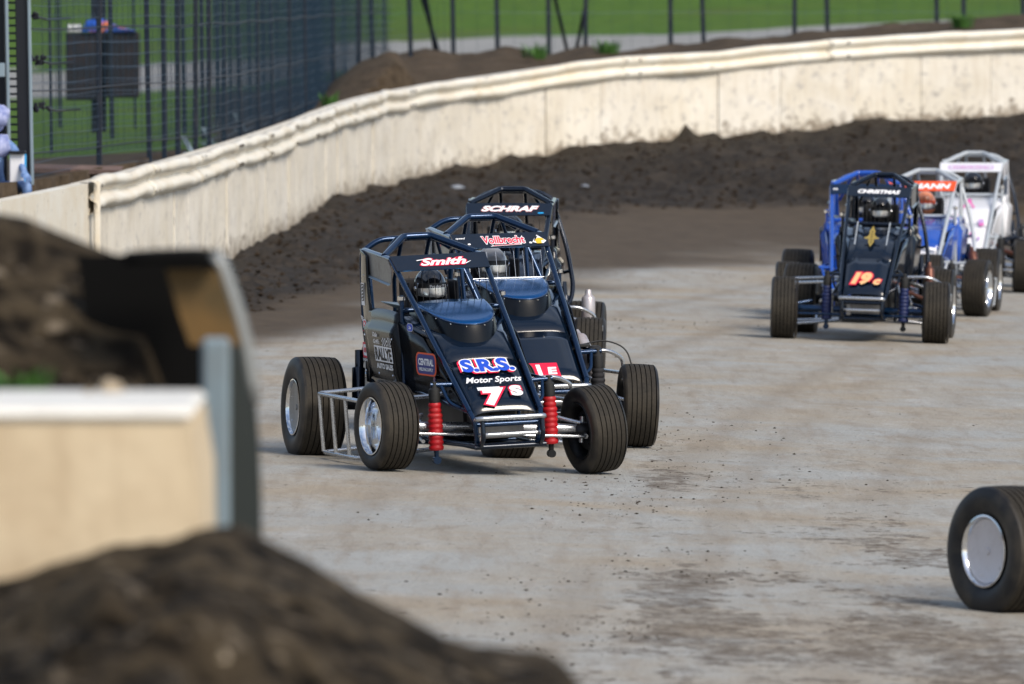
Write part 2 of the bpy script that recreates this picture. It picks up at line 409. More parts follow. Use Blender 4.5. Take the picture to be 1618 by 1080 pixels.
def lin(a, b, st): return list(np.arange(a, b, st))
gx = [-900, -500, -250, -120, -70, -45, -30, -22, -17] + lin(-14, 14, .11) + [14, 17, 22, 30, 45, 70, 120, 250, 500, 900]
gy = [-60, 0, 15, 25, 31] + lin(36, 62, .3) + lin(62, 151, .2) + lin(151, 262, 1.5) + lin(262, 360, 2) + lin(360, 420, 10) + [450, 520, 620, 800, 1100, 1600]
gx = np.array(gx, float); gy = np.array(gy, float)
GX, GY = np.meshgrid(gx, gy, indexing='ij')
GZ, GD, GB, GU = ground_z(GX, GY)
brown = sst(-4, 5, GY - np.interp(GX, BRX, BRY) + (fbm(GX, GY * .4, .5, 4, 51) - .5) * 14) * (GD > 0)
mud = (np.exp(-((GX - (.95 + (GY - 55) * .012)) / .35) ** 2) * .55 + np.exp(-((GX - 2.1) / .9) ** 2) * .8) * (1 - sst(46, 62, GY)) + np.exp(-((GX - 1.0) / .22) ** 2) * .5 * (1 - sst(66, 74, GY))
mud = mud * (.35 + 1.1 * sst(.42, .62, fbm(GX, GY * .35, 1.3, 3, 91))) + sst(48, 38, GY) * .4 * sst(-3.5, 0, GX)
trk = np.zeros(GX.shape)
for x0, k1, k2, w, a in ((-2.6, .035, .0016, .13, .8), (-1.2, .035, .0016, .13, .8), (.35, .05, .0013, .12, .7), (1.75, .05, .0013, .12, .7), (2.6, .06, .0012, .16, .9), (3.9, .06, .0012, .14, .8), (-.4, .02, .0019, .10, .6), (1.0, .03, .0019, .10, .6), (5.2, .08, .0008, .2, .8)):
    xp = x0 + k1 * (GY - 45) + k2 * (GY - 45) ** 2
    trk = np.maximum(trk, a * np.exp(-((GX - xp) / w) ** 2) * sst(.3, .6, fbm(GX * .4, GY * .12, 1.0, 3, int(x0 * 10) + 200)))
# zones: 0 track, 1 earth bank, 2 gravel road, 3 grass
sx = FPX / np.maximum(GY, 20); PXg = 809 + GX * sx; PYg = HORIZON + (CAM_H - out_plane(GX)) * sx
hi = np.interp(PXg, [0, 75, 250, 400, 470, 530, 800, 1050, 1210, 1305, 1477, 1618], [116, 115, 100, 94, 84, 70, 58, 55, 46, 40, 33, 27])
lo = np.interp(PXg, [0, 75, 250, 400, 470, 530, 800, 1618], [157, 155, 143, 134, 120, 112, 108, 90])
zone = np.zeros(GX.shape, int); outm = GD < -.15
zone[outm] = 3
PYr = HORIZON + (CAM_H - GZ) * sx
zone[outm & (PYg < lo) & (PYr > hi) & (GY > 150) & (GY < 330)] = 2
bankm = outm & (((np.abs(GY - 143) < 16) & (PXg > 430)) | ((GY < 150) & (GX > -2.6)) | ((GY > 96) & (GY < 150) & (PYg > lo) & (PXg > 330)))
zone[bankm] = 1
zone[outm & (GY < 60)] = 0; zone[outm & (GY < 93)] = 1; zone[outm & (GY < 104) & (GX < -16)] = 1; zone[(GY < 60) & (GX > -9)] = 0
fz = zone[:-1, :-1]; ny = GX.shape[1]
allv = np.stack([GX, GY, GZ], -1).reshape(-1, 3)
def sheet(name, z, material):
    ii, jj = np.nonzero(fz == z)
    q = np.stack([ii * ny + jj, (ii + 1) * ny + jj, (ii + 1) * ny + jj + 1, ii * ny + jj + 1], 1)
    used, inv = np.unique(q, return_inverse=True); q = inv.reshape(q.shape)
    me = bpy.data.meshes.new(name); me.vertices.add(len(used)); me.vertices.foreach_set("co", allv[used].ravel())
    me.loops.add(q.size); me.loops.foreach_set("vertex_index", q.ravel().astype(np.int32))
    me.polygons.add(len(q)); me.polygons.foreach_set("loop_start", np.arange(0, q.size, 4, dtype=np.int32))
    me.update(calc_edges=True); me.validate(); me.shade_smooth()
    for nm, arr in (("berm", GB), ("brown", brown), ("mud", mud), ("tyre_marks", trk)):
        a = me.attributes.new(nm, 'FLOAT', 'POINT'); a.data.foreach_set("value", arr.reshape(-1)[used].astype(np.float32))
    me.materials.append(material)
    o = bpy.data.objects.new(name, me); COL.objects.link(o); return o

def clay_fn(nt, b):
    v = coords(nt); big = noise(nt, v, .45, 5, .6, .6); v2 = coords(nt, (1, .38, 1)); mid = noise(nt, v2, 3.0, 7, .66); fine = noise(nt, v2, 16, 5, .65); spk = noise(nt, v, 48, 3, .6)
    vs = coords(nt, (5, .35, 1)); streak = noise(nt, vs, 1.6, 5, .6)
    pale = mixc(nt, ramp(nt, big, [(.35, g3(0)), (.62, g3(1))]), (.325, .280, .215), (.32, .325, .31))
    pale = mixc(nt, mth(nt, 'MULTIPLY', ramp(nt, streak, [(.5, g3(0)), (.72, g3(1))]), .45), pale, (.22, .175, .13))
    pale = mixc(nt, mth(nt, 'MULTIPLY', ramp(nt, mid, [(.52, g3(0)), (.68, g3(1))]), .45), pale, (.22, .175, .125))
    pale = mixc(nt, mth(nt, 'MULTIPLY', ramp(nt, mid, [(.30, g3(1)), (.45, g3(0))]), .4), pale, (.43, .43, .42))
    pale = mixc(nt, mth(nt, 'MULTIPLY', ramp(nt, fine, [(.62, g3(0)), (.72, g3(1))]), .6), pale, (.13, .10, .075))
    pale = mixc(nt, mth(nt, 'MULTIPLY', ramp(nt, spk, [(.66, g3(0)), (.72, g3(1))]), .6), pale, (.09, .07, .05))
    pale = mixc(nt, mth(nt, 'MULTIPLY', attr(nt, "tyre_marks"), .55), pale, (.20, .165, .125))
    # churned mud, brown groove and dark loose berm, each where that soil lies
    mm = mth(nt, 'MULTIPLY', attr(nt, "mud"), 1.0)
    pt = noise(nt, coords(nt, (1, .62, 1)), 4.5, 7, .7); mm = ramp(nt, mth(nt, 'ADD', mth(nt, 'MULTIPLY', mm, .15), mth(nt, 'ADD', mth(nt, 'MULTIPLY', pt, .65), mth(nt, 'MULTIPLY', fine, .35))), [(.60, g3(0)), (.655, g3(1))])
    mm = mth(nt, 'MULTIPLY', mm, mth(nt, 'ADD', .15, ramp(nt, noise(nt, coords(nt, (1, .5, 1)), 9, 5, .75), [(.36, g3(0)), (.64, g3(.75))])))
    pale = mixc(nt, mm, pale, (.075, .053, .034))
    br = mixc(nt, ramp(nt, mid, [(.3, g3(0)), (.7, g3(1))]), (.056, .040, .024), (.088, .064, .040))
    br = mixc(nt, mth(nt, 'MULTIPLY', ramp(nt, fine, [(.55, g3(0)), (.75, g3(1))]), .5), br, (.035, .022, .013))
    c = mixc(nt, attr(nt, "brown"), pale, br)
    dk = mixc(nt, ramp(nt, fine, [(.35, g3(0)), (.68, g3(1))]), (.006, .0045, .003), (.036, .026, .016))
    dk = mixc(nt, ramp(nt, mid, [(.5, g3(0)), (.8, g3(.7))]), dk, (.078, .060, .042))
    c = mixc(nt, attr(nt, "berm"), c, dk)
    nt.links.new(c, b.inputs["Base Color"])
    bump(nt, b, mth(nt, 'ADD', fine, mth(nt, 'MULTIPLY', spk, .5)), .55, .03)
M['clay'] = mat("packed_clay", (.3, .28, .25), .8, spec=.25, fn=clay_fn)
def earth_fn(nt, b, a=(.03, .022, .014), c=(.115, .087, .060), k=1.):
    v = coords(nt); m1 = noise(nt, v, 1.5 * k, 6, .7); f1 = noise(nt, v, 11 * k, 5, .7)
    q = mth(nt, 'ADD', mth(nt, 'MULTIPLY', m1, .5), mth(nt, 'MULTIPLY', f1, .5))
    nt.links.new(ramp(nt, q, [(.35, a), (.65, c)]), b.inputs["Base Color"]); bump(nt, b, q, .8, .06)
M['earth'] = mat("loose_brown_earth", (.1, .08, .06), .95, spec=.1, fn=earth_fn)
M['wetearth'] = mat("dark_damp_earth", (.05, .04, .03), .9, spec=.15, fn=lambda nt, b: earth_fn(nt, b, (.016, .012, .008), (.10, .074, .050), 1.4))
def gravel_fn(nt, b):
    v = coords(nt); n1 = noise(nt, v, .3, 6, .7); nt.links.new(ramp(nt, n1, [(.3, (.20, .20, .19)), (.7, (.29, .285, .27))]), b.inputs["Base Color"])
M['gravel'] = mat("pale_gravel", (.3, .3, .3), .9, fn=gravel_fn)
def grass_fn(nt, b):
    v = coords(nt); n0 = noise(nt, v, .12, 5, .6); n1 = noise(nt, v, 1.4, 6, .7); n2 = noise(nt, v, 9, 4, .7)
    c = mixc(nt, ramp(nt, n1, [(.35, g3(0)), (.65, g3(1))]), (.045, .100, .013), (.090, .160, .024))
    c = mixc(nt, mth(nt, 'MULTIPLY', ramp(nt, n0, [(.5, g3(0)), (.68, g3(1))]), .5), c, (.085, .10, .022))
    c = mixc(nt, mth(nt, 'MULTIPLY', ramp(nt, n2, [(.6, g3(0)), (.75, g3(1))]), .5), c, (.02, .06, .008))
    nt.links.new(c, b.inputs["Base Color"]); bump(nt, b, n2, .6, .05)
M['grass'] = mat("mown_grass", (.05, .15, .02), .9, spec=.1, fn=grass_fn)
def mound_fn(nt, b):
    v = coords(nt); m1 = noise(nt, v, 7, 4, .6, .4); f1 = noise(nt, v, 13, 3, .6); l1 = noise(nt, v, 2, 3, .6)
    c = ramp(nt, m1, [(.42, (.004, .003, .0018)), (.56, (.056, .043, .027))]); c = mixc(nt, ramp(nt, f1, [(.60, g3(0)), (.68, g3(.9))]), c, (.18, .148, .11))
    c = mixc(nt, mth(nt, 'MULTIPLY', ramp(nt, l1, [(.35, g3(1)), (.6, g3(0))]), .5), c, (.02, .015, .010))
    nt.links.new(c, b.inputs["Base Color"]); bump(nt, b, m1, .9, .08)
M['mound'] = mat("crumbly_dark_earth", (.05, .04, .03), .95, spec=.1, fn=mound_fn)
M['clod'] = mat("brown_dirt_clod", (.06, .045, .032), .95, spec=.1, fn=lambda nt, b: earth_fn(nt, b, (.010, .007, .004), (.06, .041, .026), 2))
tag(sheet("track_surface", 0, M['clay']), kind="structure")
tag(sheet("earth_bank", 1, M['earth']), kind="structure")
tag(sheet("gravel_road", 2, M['gravel']), kind="structure")
tag(sheet("grass_field", 3, M['grass']), kind="structure")

# ------------------------------------------------------------ the track wall
def wallpaint_fn(nt, b):
    v = coords(nt); n1 = noise(nt, v, 1.1, 6, .65, .5); n2 = noise(nt, v, 7, 6, .7, .3); vs = coords(nt, (6, 6, .7)); n3 = noise(nt, vs, 2.2, 5, .65)
    oi = N(nt, "ShaderNodeObjectInfo"); tone = mth(nt, 'MULTIPLY', oi.outputs["Random"], .35)
    c = mixc(nt, ramp(nt, n1, [(.35, g3(0)), (.7, g3(1))]), (.68, .63, .53), (.82, .79, .72))
    c = mixc(nt, tone, c, (.74, .68, .55))
    c = mixc(nt, mth(nt, 'MULTIPLY', ramp(nt, n3, [(.5, g3(0)), (.78, g3(1))]), .5), c, (.48, .39, .28))
    c = mixc(nt, mth(nt, 'MULTIPLY', ramp(nt, n2, [(.54, g3(0)), (.68, g3(1))]), .6), c, (.30, .29, .29))
    c = mixc(nt, ramp(nt, n2, [(.71, g3(0)), (.74, g3(.8))]), c, (.07, .065, .06))
    low = attr(nt, "low"); sp = mth(nt, 'ADD', mth(nt, 'MULTIPLY', low, .32), mth(nt, 'MULTIPLY', n2, .9))
    c = mixc(nt, mth(nt, 'MULTIPLY', ramp(nt, sp, [(.62, g3(0)), (.74, g3(1))]), .75), c, (.20, .155, .105))
    sc = noise(nt, coords(nt, (.8, .8, 5)), 3.5, 6, .7); c = mixc(nt, mth(nt, 'MULTIPLY', ramp(nt, sc, [(.63, g3(0)), (.70, g3(1))]), .7), c, (.16, .15, .15))
    nt.links.new(c, b.inputs["Base Color"]); bump(nt, b, n2, .3, .01)
M['wall'] = mat("cream_wall_paint", (.7, .65, .52), .6, spec=.3, fn=wallpaint_fn)
def rail_fn(nt, b):
    v = coords(nt); n1 = noise(nt, v, 2.2, 6, .65); n2 = noise(nt, v, 12, 5, .7)
    c = mixc(nt, ramp(nt, n1, [(.4, g3(0)), (.7, g3(1))]), (.78, .75, .66), (.70, .62, .48))
    c = mixc(nt, mth(nt, 'MULTIPLY', ramp(nt, n2, [(.62, g3(0)), (.70, g3(1))]), .8), c, (.12, .10, .08))
    nt.links.new(c, b.inputs["Base Color"]); bump(nt, b, n1, .4, .02)
M['rail'] = mat("white_guardrail_paint", (.75, .72, .64), .45, spec=.4, fn=rail_fn)
M['dirtyedge'] = mat("dark_dirty_timber", (.06, .05, .04), .8)
LC = float(np.interp(81.7, WC[:, 1], WL)); L0 = float(np.interp(64, WC[:, 1], WL)); LE = LC
while wall_at(LE)[0] < 16: LE += .5
def place(l, side, up):
    w = wall_at(l); d = wall_dir(l); n = np.array([d[1], -d[0]])      # towards the track
    return Vector((w[0] + n[0] * side, w[1] + n[1] * side, up))
wall = tag(empty("track_wall", place(LC, 0, 0)), "long dented cream track wall topped with a white corrugated guardrail, curving round the turn", "wall")
def child(o, par):
    o.parent = par; o.matrix_parent_inverse = Matrix.Translation(-Vector(par.location)); return o
seam = [LC + .04]
while seam[-1] < LE: seam.append(seam[-1] + random.choice((1.22, 1.22, 1.3, 1.15)))
for a, bb in zip(seam[:-1], seam[1:]):
    off = random.uniform(-.012, .012); mb = MB(); g = random.choice((.004, .004, .005, .011)); P = []; nl = 9; nz = 12; sd_ = random.randint(0, 999)
    for i in range(nl):
        l = a + g + (bb - a - 2 * g) * i / (nl - 1); w = wall_at(l); row = []
        for j in range(nz):
            z = w[3] - .5 + (w[2] - .26 - w[3] + .5) * j / (nz - 1)
            dent = (float(fbm(l, z, 1.3, 3, 77)) - .5) * .07 * (0 < i < nl - 1)
            row.append(place(l, .06 + off + dent, z))
        P.append(row)
    mb.grid(P)
    Q = [[place(a + g, -.08, r[0].z), place(a + g, -.08, r[-1].z)] for r in (P[0],)]
    back = [[place(a + g, -.08, P[0][0].z), place(a + g, -.08, P[0][-1].z)], [place(bb - g, -.08, P[-1][0].z), place(bb - g, -.08, P[-1][-1].z)]]
    mb.grid(back); mb.flat([back[0][1], back[1][1]] + [r[-1] for r in P[::-1]])
    mb.flat([back[0][0], back[0][1]] + P[0][::-1]); mb.flat([back[1][0], back[1][1]] + P[-1][::-1])
    lowv = [max(0., 1 - (v[2] - wall_at(a)[3]) / .45) for v in mb.v]
    wp = child(mb.build("wall_panel", M['wall'], smooth=40), wall)
    at_l = wp.data.attributes.new("low", 'FLOAT', 'POINT'); at_l.data.foreach_set("value", lowv)
# W-beam guardrail in overlapping lengths
prof = [(.03, 0.0), (.085, -.012), (.115, -.045), (.11, -.085), (.06, -.125), (.035, -.155), (.05, -.18), (.105, -.215), (.118, -.25), (.10, -.29), (.055, -.315), (.035, -.33)]
L = LC + .02; k = 0
while L < LE:
    Lr = 3.9; n = 26; P = []
    for i in range(n + 1):
        l = L + (Lr + .12) * i / n; w = wall_at(l)
        bend = (float(fbm(l, 3.3, .8, 3, 5)) - .5) * .11; sag = (float(fbm(l, 8.1, .55, 3, 15)) - .5) * .09
        lap = .012 * math.exp(-((l - L) / .1) ** 2)
        P.append([place(l, s_ + bend + lap + .02, w[2] + z_ + sag + (float(fbm(l, z_ * 4 + 20, 1.7, 2, 8)) - .5) * .03) for s_, z_ in prof])
    mb = MB(); mb.grid(P)
    child(mb.build("guardrail", M['rail'], smooth=60, solid=.006), wall)
    mb = MB()
    for dl in (.06, .35):
        for zz in (-.05, -.25):
            c0 = place(L + dl, .15, wall_at(L + dl)[2] + zz); nn = (place(L + dl, 1, 0) - place(L + dl, 0, 0)).normalized()
            mb.lathe([(-.02, .018), (0, .018), (.008, .01)], c0, nn, 8)
    child(mb.build("bolt", M['dirtyedge']), wall)
    L += Lr; k += 1
# wall cap behind the rail, closing the top
P = []
l = LC
while l < LE:
    w = wall_at(l); P.append([place(l, .06, w[2] - .265), place(l, .05, w[2] - .02), place(l, -.1, w[2] - .02), place(l, -.1, w[3] - .5)]); l += .5
mb = MB(); mb.grid(P); child(mb.build("wall_core", M['wall'], smooth=30), wall)
# gate section at the left, without rail
gate = tag(empty("wall_gate", place(L0, 0, 0)), "plain white gate section of the wall left of the guardrail, beside the steel tower", "gate")
ls = np.linspace(L0, LC - .06, 14); P = []
for l in ls:
    w = wall_at(l); t = w[2] - .015; P.append([place(l, .08, -.3), place(l, .08, t * .5), place(l, .08, t), place(l, -.06, t), place(l, -.06, -.3)])
mb = MB(); mb.grid(P); mb.flat(P[-1]); mb.flat(P[0]); child(mb.build("gate_leaf", M['rail'], smooth=30), gate)
w = wall_at(LC); mb = MB(); mb.tube([place(LC - .005, .03, -.3), place(LC - .005, .03, w[2] - .01)], .035, 8); child(mb.build("gate_post", M['dirtyedge']), gate)
mb = MB(); mb.box(place(LC + .06, .15, w[2] - .62), (.06, .05, 1.25), bev=.01); child(mb.build("end_post", M['rail']), wall)
# ------------------------------------------------------------ catch fence
M['fencepost'] = mat("dark_blue_grey_steel", (.010, .017, .030), .5, metal=.2, fn=dusty((.009, .016, .030), amt=.2, rough=(.4, .7)))
M['wire'] = mat("galvanised_wire", (.03, .058, .095), .5, metal=.3)
M['darksteel'] = mat("near_black_steel", (.008, .010, .016), .45, metal=.2)
M['edgesteel'] = mat("pale_steel_edge", (.28, .36, .42), .4, metal=.4)
FP = [(52, 82), (150, 86), (240, 89), (330, 94), (405, 103), (470, 114), (530, 127), (600, 138), (720, 144), (925, 145), (1255, 146), (1618, 148), (1900, 150), (2300, 153)]
FX = np.array([(p - 809) * d / FPX for p, d in FP]); FY = np.array([d for p, d in FP], float)
FXs, FYs = [], []
cc = catmull(np.stack([FX, FY, FX * 0, FX * 0, FX * 0], 1), 20); FL = np.concatenate([[0], np.cumsum(np.hypot(np.diff(cc[:, 0]), np.diff(cc[:, 1])))])
def fence_at(l): return float(np.interp(l, FL, cc[:, 0])), float(np.interp(l, FL, cc[:, 1]))
def gz(x, y): return float(ground_z(np.array([x]), np.array([y]))[0][0])
pxl = 809 + cc[:, 0] * FPX / cc[:, 1]
TOP = 5.2
fence = tag(empty("catch_fence", (cc[0, 0], cc[0, 1], 1.0)), "tall dark steel catch fence of close posts and welded wire behind the cream wall", "fence")
front_px = [157, 240, 262, 282, 308, 331, 357, 381, 408, 431, 457, 482, 527, 566, 590, 650, 717, 787, 868, 925, 1060, 1113, 1255, 1308, 1480, 1522, 1618, 1700, 1780]
for q in front_px:
    l = float(np.interp(q, pxl, FL)); x, y = fence_at(l); z0 = gz(x, y) - .3; lean = random.uniform(-.12, .02)
    mb = MB(); r = .034 if q < 500 else .05
    mb.box(((x + x + lean) / 2, y, (z0 + TOP) / 2), (r * 1.6, r * 1.6, TOP - z0), bev=.008,
           rot=Matrix.Rotation(math.atan2(lean, TOP - z0), 3, 'Y'))
    child(mb.build("post", M['fencepost']), fence)
for q, dx in ((690, -.5), (700, -.9), (905, -.7), (905, .6)):
    l = float(np.interp(q, pxl, FL)); x, y = fence_at(l); y += 2.2; z0 = gz(x, y) - .2 if dx < 0 else gz(x, y) - .2
    mb = MB(); mb.tube([(x, y, z0), (x + dx, y - 1.9, z0 + 3.0)], .035, 8); child(mb.build("brace", M['fencepost']), fence)
# vertical and horizontal wires (thin square rods)
def rods(segs, r):
    V = []; F = []; o = 0
    for a, b in segs:
        a = np.array(a); b = np.array(b); t = b - a; t = t / (np.linalg.norm(t) + 1e-9)
        u = np.cross(t, (0, 1, 0.01)); u /= np.linalg.norm(u); v = np.cross(t, u)
        for p in (a, b):
            for k in range(3): V.append(p + r * (math.cos(k * 2.0944) * u + math.sin(k * 2.0944) * v))
        for k in range(3): F.append((o + k, o + (k + 1) % 3, o + 3 + (k + 1) % 3, o + 3 + k))
        o += 6
    return V, F
segs = []; Lend = float(np.interp(1800, pxl, FL)); L1 = float(np.interp(620, pxl, FL))
stl = np.arange(0, Lend, .5)
for z in np.arange(1.1, TOP, .125):
    for a, b in zip(stl[:-1], stl[1:]):
        if z > 3.4 or (a > L1 and int(z * 8) % 3): continue
        xa, ya = fence_at(a); xb, yb = fence_at(b); zo_ = max(0, float(np.interp(a, FL, 1.0 * (cc[:, 0] > -3) * 0 + .0)))
        w1 = .009 * math.sin(a * 1.7 + z * 3); w2 = .009 * math.sin(b * 1.7 + z * 3)
        segs.append(((xa, ya - .05, z + w1), (xb, yb - .05, z + w2)))
for l in np.arange(0, Lend, .115):
    if l > L1 and int(l * 8.7) % 3: continue
    x, y = fence_at(l); x2 = x - .02
    segs.append(((x, y - .05, 1.0 if l < L1 else 1.6), (x2, y - .05, 3.5)))
V_, F_ = rods(segs, .003); mb = MB(); mb.add(V_, F_)
child(mb.build("wire_mesh", M['wire'], smooth=0, recalc=False), fence)
mb = MB()
for z in (1.55, 2.15, 2.75, 3.3):
    pts = []
    for l in np.arange(0, L1, 1.2):
        x, y = fence_at(l); pts.append((x, y - .09, z + .010 * math.sin(l * .9 + z)))
    mb.tube(pts, .008, 5)
child(mb.build("cable", M['darksteel']), fence)

# second, older fence further back at the left (reads as the dense layered screen)
back = tag(empty("inner_fence", (-6, 100, 1)), "older see-through fence of thin grey posts standing behind the dense stretch of catch fence", "fence")
for k, (q, d) in enumerate([(82, 96), (95, 118), (178, 104), (214, 112), (262, 98), (292, 104), (312, 111), (322, 100), (345, 117), (366, 108), (396, 116), (418, 124), (440, 119), (468, 130), (497, 132), (545, 141), (610, 150)]):
    x = (q - 809) * d / FPX; mb = MB(); r = .018 + .007 * (k % 3); z0 = gz(x, d) - .2
    mb.tube([(x, d, z0), (x - .05, d, 4.8)], r, 7); child(mb.build("post", M['fencepost']), back)
segs = []
bx = [((q - 809) * d / FPX, d) for q, d in ((70, 93), (262, 98), (340, 104), (396, 114), (440, 122), (497, 134), (610, 150))]
for a, b in zip(bx[:-1], bx[1:]):
    n = max(2, int(math.hypot(b[0] - a[0], b[1] - a[1]) / .25))
    for i in range(n):
        t = i / n; x = a[0] + (b[0] - a[0]) * t; y = a[1] + (b[1] - a[1]) * t
        segs.append(((x, y, 1.0), (x - .03, y, 3.6)))
    for z in np.arange(1.2, 3.6, .15): segs.append(((a[0], a[1], z), (b[0], b[1], z)))
V_, F_ = rods(segs, .0034); mb = MB(); mb.add(V_, F_); child(mb.build("wire_mesh", M['wire'], smooth=0, recalc=False), back)

# ------------------------------------------------------------ steel tower at the left edge
tw = tag(empty("steel_tower", (-4.75, 80, 1.0)), "near-black steel lattice tower with pale edges at the left edge, behind the wall gate", "tower")
d = 81.0
def tb(name, x0, x1, y0, y1, dd, depth, m, lean=0):
    a = at(x0, y0, dd); b = at(x1, y1, dd); mb = MB()
    mb.box(((a.x + b.x) / 2, dd, (a.z + b.z) / 2), (b.x - a.x, depth, abs(a.z - b.z)), bev=.006, rot=Matrix.Rotation(lean, 3, 'Y'))
    return child(mb.build(name, m), tw)
LN = R_(-.9)
tb("column", 24, 43, -420, 300, 81, .14, M['darksteel'], LN); tb("edge_angle", 43, 48, -420, 292, 80.9, .03, M['edgesteel'], LN)
tb("column", -8, 7, -420, 320, 81.3, .14, M['darksteel'], LN); tb("edge_angle", 7, 12, -420, 240, 80.9, .03, M['edgesteel'], LN)
mb = MB()
for yy in range(-380, 240, 12):
    a = at(9 + yy * .012, yy, 81.1); b = at(26 + yy * .012, yy + 1, 81.1); mb.box(((a.x + b.x) / 2, 81.1, a.z), (b.x - a.x, .03, .022))
child(mb.build("ladder_rungs", M['fencepost']), tw)
tb("side_panel", -60, -8, -420, 330, 81.6, .05, M['darksteel'], LN)
tb("junction_box", -12, 8, 99, 121, 80.7, .12, M['edgesteel'])
mb = MB()
for yy, q in ((24, 52), (94, 58), (168, 66)):
    a = at(q, yy, 81.2)
    for k in range(7): mb.box((a.x + random.uniform(-.07, .07), 81.2 + random.uniform(-.04, .04), a.z + random.uniform(-.03, .03)), (.06, .05, .035), rot=Matrix.Rotation(random.uniform(0, 3), 3, 'Y'), bev=.008)
    p = [at(q - 14, yy + 2, 81.2), at(q, yy, 81.2), at(q + 22, yy + 6, 83), at(q + 60, yy + 4, 86)]
    mb.tube(p, .012, 6)
child(mb.build("cable_clamp", M['darksteel']), tw)
# white box on the platform, plank, blocks
M['plank'] = mat("weathered_brown_plank", (.16, .10, .08), .8, fn=lambda nt, b: earth_fn(nt, b, (.10, .06, .05), (.24, .16, .13), 3))
ped = empty("white_cabinet", at(26, 292, 80.2)); tag(ped, "small white cabinet standing at the foot of the dark steel tower", "cabinet")
def px_box(name, x0, x1, y0, y1, dd, depth, m, par=None, bev=.008, rot=None):
    a = at(x0, y0, dd); b = at(x1, y1, dd); mb = MB(); mb.box(((a.x + b.x) / 2, dd + depth / 2, (a.z + b.z) / 2), (b.x - a.x, depth, a.z - b.z), bev=bev, rot=rot)
    o = mb.build(name, m)
    return child(o, par) if par else o
px_box("housing", 15, 38, 242, 296, 80.2, .15, M['white'], ped); px_box("lid", 13, 40, 238, 242.6, 80.15, .17, M['darksteel'], ped); px_box("edge_strip", 38.2, 41, 243, 296, 80.25, .1, M['skyblue'], ped)
mb = MB(); p0, p1 = at(28, 268, 83.2), at(190, 272, 85.6); mb.poly([p0, p1, p1 + Vector((0, .6, .03)), p0 + Vector((0, .6, .03))], .045)
tag(mb.build("wooden_plank", M['plank']), "long weathered brown plank lying behind the gate, right of the steel tower", "plank")
def rock_mesh(mb, c, r, seed, sq=(1, 1, .7)):
    rr = random.Random(seed); n, m_ = 7, 9; P = []
    ph = [rr.uniform(0, 6) for _ in range(4)]
    for i in range(n):
        th = PI * i / (n - 1); row = []
        for j in range(m_):
            a = 2 * PI * j / m_; q = r * (1 + .22 * math.sin(3 * a + ph[0]) * math.sin(2 * th + ph[1]) + .15 * math.cos(2 * a + ph[2] + th * 3))
            row.append(Vector(c) + Vector((q * math.sin(th) * math.cos(a) * sq[0], q * math.sin(th) * math.sin(a) * sq[1], q * math.cos(th) * sq[2])))
        P.append(row)
    mb.grid(P, cv=True)

# crouching person partly cut by the frame, denim and pale top
def skin(name, nodes, edges, m, sub=1, root=0):
    me = bpy.data.meshes.new(name); me.from_pydata([n[0] for n in nodes], edges, []); me.update(); me.materials.append(m)
    o = bpy.data.objects.new(name, me); COL.objects.link(o)
    sk = o.modifiers.new("skin", 'SKIN'); sk.use_smooth_shade = True
    for i, n in enumerate(nodes):
        d_ = me.skin_vertices[0].data[i]; r = n[1]; d_.radius = (r, r) if not isinstance(r, tuple) else r
        d_.use_root = (i == root)
    o.modifiers.new("sub", 'SUBSURF').levels = sub; o.modifiers["sub"].render_levels = sub
    return o
def ensure_skin(me):
    pass
M['denim'] = mat("blue_denim", (.10, .20, .42), .85, fn=lambda nt, b: nt.links.new(ramp(nt, noise(nt, coords(nt), 14, 5, .7), [(.35, (.08, .17, .38)), (.65, (.22, .33, .58))]), b.inputs["Base Color"]))
M['palecloth'] = mat("pale_blue_cloth", (.4, .45, .7), .85, fn=lambda nt, b: nt.links.new(ramp(nt, noise(nt, coords(nt), 9, 5, .7), [(.4, (.16, .20, .42)), (.65, (.42, .46, .68))]), b.inputs["Base Color"]))
M['skinmat'] = mat("skin", (.55, .28, .18), .5)
